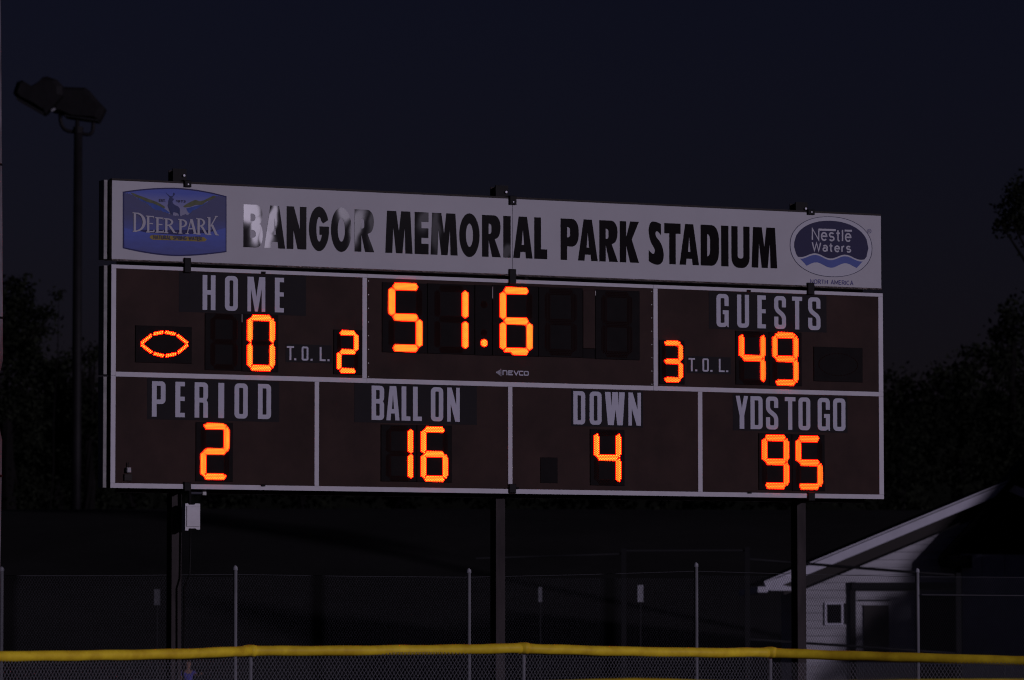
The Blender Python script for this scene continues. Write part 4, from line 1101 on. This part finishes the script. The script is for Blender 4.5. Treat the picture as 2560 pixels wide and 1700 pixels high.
# conical yard tree just outside the frame whose shade lies across the white building
fx = Vector((20.75, 104.1, 0))
o = empty('yard_tree', fx, 0, 'conical evergreen beside the white building, outside the right edge', 'tree')
rnd = random.Random(77); mb = MB()
for i in range(14000):
    z = rnd.uniform(.2, 10.0); r_ = (1 - z / 10.3) * 6.4 * rnd.uniform(0, 1) ** .5; a = rnd.uniform(0, 6.283)
    v = Vector((math.cos(a) * r_, math.sin(a) * r_, z)); s = rnd.uniform(.12, .3)
    q1 = Vector((rnd.gauss(0, 1), rnd.gauss(0, 1), rnd.gauss(0, 1))).normalized(); q2 = q1.orthogonal().normalized()
    mb.add([v + q1 * s, v + q2 * s * .6, v - q1 * s, v - q2 * s * .6], [(0, 1, 2, 3)])
mb.build('crown', M['leaf'], o)
MB().tube([(0, 0, -.3), (0, 0, 5), (0, 0, 9.6)], [.3, .2, .03], 8).build('trunk', M['bark'], o)

# =================================================================== WHITE CLAPBOARD BUILDING
HY = 110.0
kH = HY / F
def hpt(px, py, Y=HY): return at(px, py, Y)
wh = empty('white_clapboard_building', hpt(2250, 1590).xy.to_3d(), 0, 'small white clapboard building with a sloping white roof edge behind the right post', 'building')
wl0 = Vector(wh.location)
M['clap'] = mat('white_clapboard', (.47, .46, .49), .65, spec=.1, var=.2, vscale=2, stretch=(.3, 1, 4))
M['fascia'] = mat('white_fascia', (.62, .61, .68), .55, spec=.25, var=.08, vscale=3)
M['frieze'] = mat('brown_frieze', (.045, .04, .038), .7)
M['roof'] = mat('dark_shingle', (.006, .006, .007), 1.0, var=.4, vscale=6)
M['darktrim'] = mat('black_paint', (.012, .012, .013), .6)
M['glass'] = mat('dark_window_glass', (.01, .01, .012), .08, spec=.6)
def H(px, py, Y=HY): p = hpt(px, py, Y) - wl0; return p.x, p.z
def X(px): return H(px, 1590)[0]
slope = (1203 - 1455) / (2516 - 1908)
def rake(px): return 1455 + (px - 1908) * slope            # top edge of the roof in px
RX = 2516
wx0, wx1 = X(2003), X(2640)
lap = .184; zb = -.1
ztop0 = H(2003, rake(2003) + 62)[1]
dz = -slope                                     # metres of rise per metre
# gable wall made of single boards clipped under the rake
k = 0
def rise(x): return ztop0 + (x - wx0) * dz if x <= X(RX) else ztop0 + (X(RX) - wx0) * dz - (x - X(RX)) * dz
seam0 = (H(2100, 1380)[1]) % lap
z = zb - lap + seam0 - (zb % lap)
while z < rise(X(RX)):
    z0, z1 = max(z, zb), z + lap - .009
    z += lap
    if z1 <= zb: continue
    # board polygon: left end at wall corner, or on the rake
    def xl(zz): return wx0 if zz <= ztop0 else wx0 + (zz - ztop0) / dz
    def xr(zz): return wx1 if zz <= rise(wx1) else 2 * X(RX) - wx0 - (zz - ztop0) / dz
    if xl(z0) >= xr(z0) - .05: continue
    a0, a1, b0, b1 = xl(z0), min(xl(z1), X(RX)), xr(z0), max(xr(z1), X(RX))
    mb = MB()
    v = [(a0, -.018, z0), (b0, -.018, z0), (b1, -.003, z1), (a1, -.003, z1), (a0, .03, z0), (b0, .03, z0), (b1, .03, z1), (a1, .03, z1)]
    mb.add(v, [(0, 1, 2, 3), (4, 5, 6, 7), (0, 1, 5, 4), (1, 2, 6, 5), (2, 3, 7, 6), (3, 0, 4, 7)])
    mb.build('siding_board', M['clap'], wh)
# side walls and back
MB().box(wx0 + .002, wx0 + .12, .032, 8, -.1, ztop0).build('side_wall', M['clap'], wh)
MB().box(wx1 - .12, wx1, .032, 8, -.1, rise(wx1)).build('side_wall', M['clap'], wh)
MB().box(wx0, wx1, 8.002, 8.1, -.1, ztop0).build('back_wall', M['clap'], wh)
# roof slabs
OH = .45
xe, ze = H(1908, 1455); xr_, zr = H(RX, rake(RX))
def slab(name, x0, z0, x1, z1, y0, y1, th, m, dz0=0):
    mb = MB(); v = []
    for y in (y0, y1):
        v += [(x0, y, z0 + dz0), (x1, y, z1 + dz0), (x1, y, z1 - th + dz0), (x0, y, z0 - th + dz0)]
    mb.add(v, [(0, 1, 2, 3), (4, 5, 6, 7), (0, 1, 5, 4), (1, 2, 6, 5), (2, 3, 7, 6), (3, 0, 4, 7)])
    return mb.build(name, m, wh)
slab('roof', xe, ze, xr_, zr, -OH + .03, 8.4, .05, M['roof'], -.002)
slab('roof', xr_ + .002, zr, 2 * xr_ - xe, ze, -OH + .03, 8.4, .05, M['roof'], -.002)
slab('drip_edge', xe, ze, xr_, zr, -OH - .012, -OH + .028, .035, M['fascia'], .014)
slab('rake_fascia', xe, ze - .045, xr_, zr - .045, -OH, -OH + .025, .215, M['fascia'])
slab('rake_fascia', xr_ + .002, zr - .045, 2 * xr_ - xe, ze - .045, -OH, -OH + .025, .215, M['fascia'])
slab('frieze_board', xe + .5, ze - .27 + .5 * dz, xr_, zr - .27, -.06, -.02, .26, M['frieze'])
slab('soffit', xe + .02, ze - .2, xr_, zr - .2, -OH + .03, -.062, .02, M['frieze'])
# boxed eave return and gutter end
mb = MB()
mb.prism([[H(*q_) for q_ in ((1908, 1458), (1935, 1447), (1960, 1452), (1945, 1462), (2000, 1472), (2000, 1477), (1925, 1477), (1916, 1474))]], -OH - .03, -OH - .003, back=True)
mb.build('eave_return', M['fascia'], wh)
a, b = H(1891, 1482), H(1916, 1467)
mb = MB(); mb.bev(a[0], b[0], -OH - .06, 8.3, a[1], b[1], .01); mb.build('gutter', M['fascia'], wh)
# small window with shutter
def win(x0, x1, y0, y1, fr, name='window', sill=True):
    a, b = H(x0, y1), H(x1, y0)
    mb = MB(); t = fr
    for bx in ((a[0] - t, a[0], a[1], b[1]), (b[0], b[0] + t, a[1], b[1]), (a[0] - t, b[0] + t, b[1], b[1] + t), (a[0] - t, b[0] + t, a[1] - t, a[1])):
        mb.box(bx[0], bx[1], -.05, -.019, bx[2], bx[3])
    w_ = mb.build(name, M['fascia'] if fr > .03 else M['frieze'], wh)
    MB().box(a[0], b[0], -.035, -.0195, a[1], b[1]).build('pane', M['glass'], w_)
    return w_
w_ = win(2067, 2103, 1511, 1558, .05)
a, b = H(2111, 1560), H(2118, 1508); MB().box(a[0], b[0], -.045, -.0195, a[1], b[1]).build('shutter', M['darktrim'], wh)
a, b = H(2160, 1650), H(2222, 1513); MB().box(a[0], b[0], -.045, -.0195, a[1], b[1]).build('door', M['frieze'], wh)
for (x0, x1, y0, y1, yy) in ((2127, 2138.5, 1455, 1900, -.10), ):
    a, b = H(x0, y1), H(x1, y0); MB().box(a[0], b[0], yy, yy + .07, -.1, b[1]).build('porch_post', M['darktrim'], wh)
a, b = H(2128.5, 1474), H(2388, 1456); MB().box(a[0], b[0], -.14, -.03, a[1], b[1]).build('porch_beam', M['darktrim'], wh)
a, b = H(2145, 1502), H(2225, 1499); MB().box(a[0], b[0], -.05, -.02, a[1], b[1]).build('door_lintel', M['darktrim'], wh)

# =================================================================== DARK ROOFED SHED
DY = 109.62
ds = empty('dark_roofed_shed', at(2500, 1590, DY).xy.to_3d(), 0, 'grey walled shed with a steep black gable roof at the right edge', 'shed')
dl = Vector(ds.location)
def Dp(px, py): p = at(px, py, DY) - dl; return p.x, p.z
M['greywall'] = mat('grey_metal_wall', (.42, .42, .48), .7, var=.2, vscale=2)
a, b = Dp(2402, 1700), Dp(2900, 1384)
n = 9
for k in range(n):
    x0 = a[0] + (b[0] - a[0]) * k / n; x1 = a[0] + (b[0] - a[0]) * (k + 1) / n
    MB().bev(x0 + .003, x1 - .003, -.02, .03, -.1, b[1], .006).build('wall_panel', M['greywall'], ds)
gt = [Dp(2352, 1391), Dp(2650, 1070), Dp(2950, 1391)]
MB().prism([gt + [Dp(2950, 1383), Dp(2432, 1383.5), Dp(2432, 1400)][:0] + [Dp(2948, 1384), Dp(2370, 1384)]], -.03, .04, back=True).build('gable', M['roof'], ds)
def rslab(A, B, th, y0, y1, name='roof'):
    mb = MB(); v = []
    for y in (y0, y1): v += [(A[0], y, A[1]), (B[0], y, B[1]), (B[0], y, B[1] - th), (A[0], y, A[1] - th)]
    mb.add(v, [(0, 1, 2, 3), (4, 5, 6, 7), (0, 1, 5, 4), (1, 2, 6, 5), (2, 3, 7, 6), (3, 0, 4, 7)]); mb.build(name, M['roof'], ds)
rslab(Dp(2350, 1390), Dp(2650, 1064), .22, -.22, 3.2); rslab(Dp(2651, 1064), Dp(2951, 1390), .22, -.22, 3.2)
a, b = Dp(2351, 1419), Dp(2428, 1388); MB().bev(a[0], b[0], -.21, .0, a[1], b[1], .02).build('eave_box', M['darktrim'], ds)
a, b = Dp(2389, 1483), Dp(2403, 1418); MB().box(a[0], b[0], -.13, -.03, -.1, b[1]).build('corner_post', M['darktrim'], ds)
a, b = Dp(2300, 1700), Dp(2400, 1489); MB().bev(a[0], b[0], .2, .3, -.1, b[1], .01).build('door', M['darktrim'], ds)
a, b = Dp(2402, 1700), Dp(2900, 1384); MB().box(a[0] + .005, b[0], .04, 3.0, -.1, b[1]).build('side_wall', M['greywall'], ds)

# =================================================================== BLACK PIPE FRAME (batting cage)
CY = 98.0
cg = empty('black_pipe_frame', at(1715, 1590, CY).xy.to_3d(), 0, 'black pipe cage frame standing in the dark behind the fences', 'frame')
cl_ = Vector(cg.location)
def Cp(px, py, Y=CY): return at(px, py, Y) - cl_
def pipe(name, pts, r): MB().tube([Cp(*p) for p in pts], r, 8).build(name, M['darktrim'], cg, smooth=True)
for px, py in ((1559, 1371), (1868, 1368), (2396, 1432)):
    p = Cp(px, py); MB().box(p.x - .055, p.x + .055, p.y - .05, p.y + .05, -.1, p.z).build('post', M['darktrim'], cg)
pipe('rail', [(1190, 1396), (1380, 1390), (1552, 1385)], .022)
pipe('rail', [(1562, 1377), (1866, 1376)], .025)
pipe('rail', [(1872, 1398), (2014, 1409), (2250, 1428), (2390, 1438)], .030)
pipe('rail', [(1872, 1598), (2016, 1608), (2200, 1620), (2391, 1634)], .028)

# small white notices hung on the wire beyond
for (x0, x1, y0, y1, lab, al) in ((385, 400, 1473, 1513, 'dim white notice hanging on the fence left of the left post', .12), (1345.7, 1355, 1467.6, 1505, 'narrow pale notice right of the middle post', .2),
                              (1593.7, 1608, 1462.6, 1505, 'brightest small white notice, in front of the black pipe frame', .36)):
    Y = 97.0; A, B = at(x0, y1, Y), at(x1, y0, Y); base = Vector((A.x, Y, 0))
    o = empty('notice_board', base, 0, lab, 'notice', 'small notices beyond the fence')
    MB().bev(0, B.x - A.x, -.012, 0, A.z, B.z, .003).build('plate', mat('notice_plate', (al, al, al * 1.1), .5, var=.3, vscale=6), o)
    MB().tube([((B.x - A.x) / 2, .03, -.1), ((B.x - A.x) / 2, .03, B.z)], .018, 6).build('stake', M['darktrim'], o)

# =================================================================== CHILD behind the fence
KY = 92.0
kp = at(470, 1590, KY); kp.z = 0
kid = empty('person', kp, 0, 'blurred small child in a violet blue shirt behind the yellow capped fence', 'person')
def skin_mesh(name, verts, edges, radii, m, parent, root=0, sub=2):
    me = bpy.data.meshes.new(name); me.from_pydata(verts, edges, []); me.materials.append(m)
    o = bpy.data.objects.new(name, me); C.objects.link(o); o.parent = parent
    md = o.modifiers.new('skin', 'SKIN'); md.use_smooth_shade = True
    for i, v in enumerate(me.skin_vertices[0].data):
        r = radii[i]; v.radius = r if isinstance(r, tuple) else (r, r); v.use_root = (i == root)
    s = o.modifiers.new('sub', 'SUBSURF'); s.levels = sub; s.render_levels = sub
    return o
mk_skin = mat('skin', (.30, .17, .12), .6); mk_shirt = mat('violet_blue_shirt', (.10, .09, .40), .8); mk_red = mat('dark_red_shorts', (.22, .05, .05), .8); mk_hair = mat('brown_hair', (.05, .03, .02), .9)
V = [(0, 0, .48), (0, .01, .62), (0, 0, .76), (0, 0, .83), (0, -.01, .93), (0, -.012, .99),
     (.115, 0, .77), (.19, -.06, .70), (.26, -.12, .74), (-.115, 0, .77), (-.16, -.02, .62), (-.15, -.08, .50),
     (.06, 0, .44), (.07, -.01, .25), (.07, .01, .05), (.075, -.08, .02), (-.06, 0, .44), (-.08, -.03, .25), (-.07, .01, .05), (-.075, -.08, .02)]
E_ = [(0, 1), (1, 2), (2, 3), (3, 4), (4, 5), (2, 6), (6, 7), (7, 8), (2, 9), (9, 10), (10, 11), (0, 12), (12, 13), (13, 14), (14, 15), (0, 16), (16, 17), (17, 18), (18, 19)]
Rr = [.085, .08, .075, .032, .075, .062, .035, .027, .020, .035, .027, .020, .055, .040, .028, .024, .055, .040, .028, .024]
skin_mesh('body', V, E_, Rr, mk_skin, kid)
skin_mesh('shirt', [(0, 0, .48), (0, .01, .62), (0, 0, .765), (.118, 0, .772), (.165, -.035, .725), (-.118, 0, .772), (-.145, -.012, .69)], [(0, 1), (1, 2), (2, 3), (3, 4), (2, 5), (5, 6)], [.098, .092, .083, .045, .04, .045, .04], mk_shirt, kid)
skin_mesh('shorts', [(0, 0, .47), (.06, 0, .42), (.07, -.005, .29), (-.06, 0, .42), (-.078, -.02, .29)], [(0, 1), (1, 2), (0, 3), (3, 4)], [.092, .062, .055, .062, .055], mk_red, kid)
skin_mesh('hair', [(0, .02, .955), (0, .01, 1.02)], [(0, 1)], [.082, .066], mk_hair, kid)
for sx in (-1, 1):
    MB().tube([(sx * .028, -.083, .945), (sx * .028, -.072, .945)], .009, 6).build('eye', M['darktrim'], kid)
MB().tube([(0, -.098, .918), (0, -.07, .93)], .009, 6).build('nose', mk_skin, kid)
MB().box(-.02, .02, -.084, -.07, .893, .898).build('mouth', mk_red, kid)
for hx, hy, hz, sg in ((.27, -.125, .742, 1), (-.15, -.09, .485, -1)):
    h_ = skin_mesh('hand', [(hx, hy, hz), (hx + .02 * sg, hy - .012, hz + (.004 if sg > 0 else -.02))] + [(hx + (.045 if sg > 0 else -.004) , hy - .02 + (i - 1.5) * .010, hz + (.012 if sg > 0 else -.052)) for i in range(4)] + [(hx + .018 * sg, hy - .035, hz + .012)],
                   [(0, 1)] + [(1, 2 + i) for i in range(4)] + [(0, 6)], [.018, .017, .0055, .006, .0055, .005, .006], mk_skin, kid, sub=1)
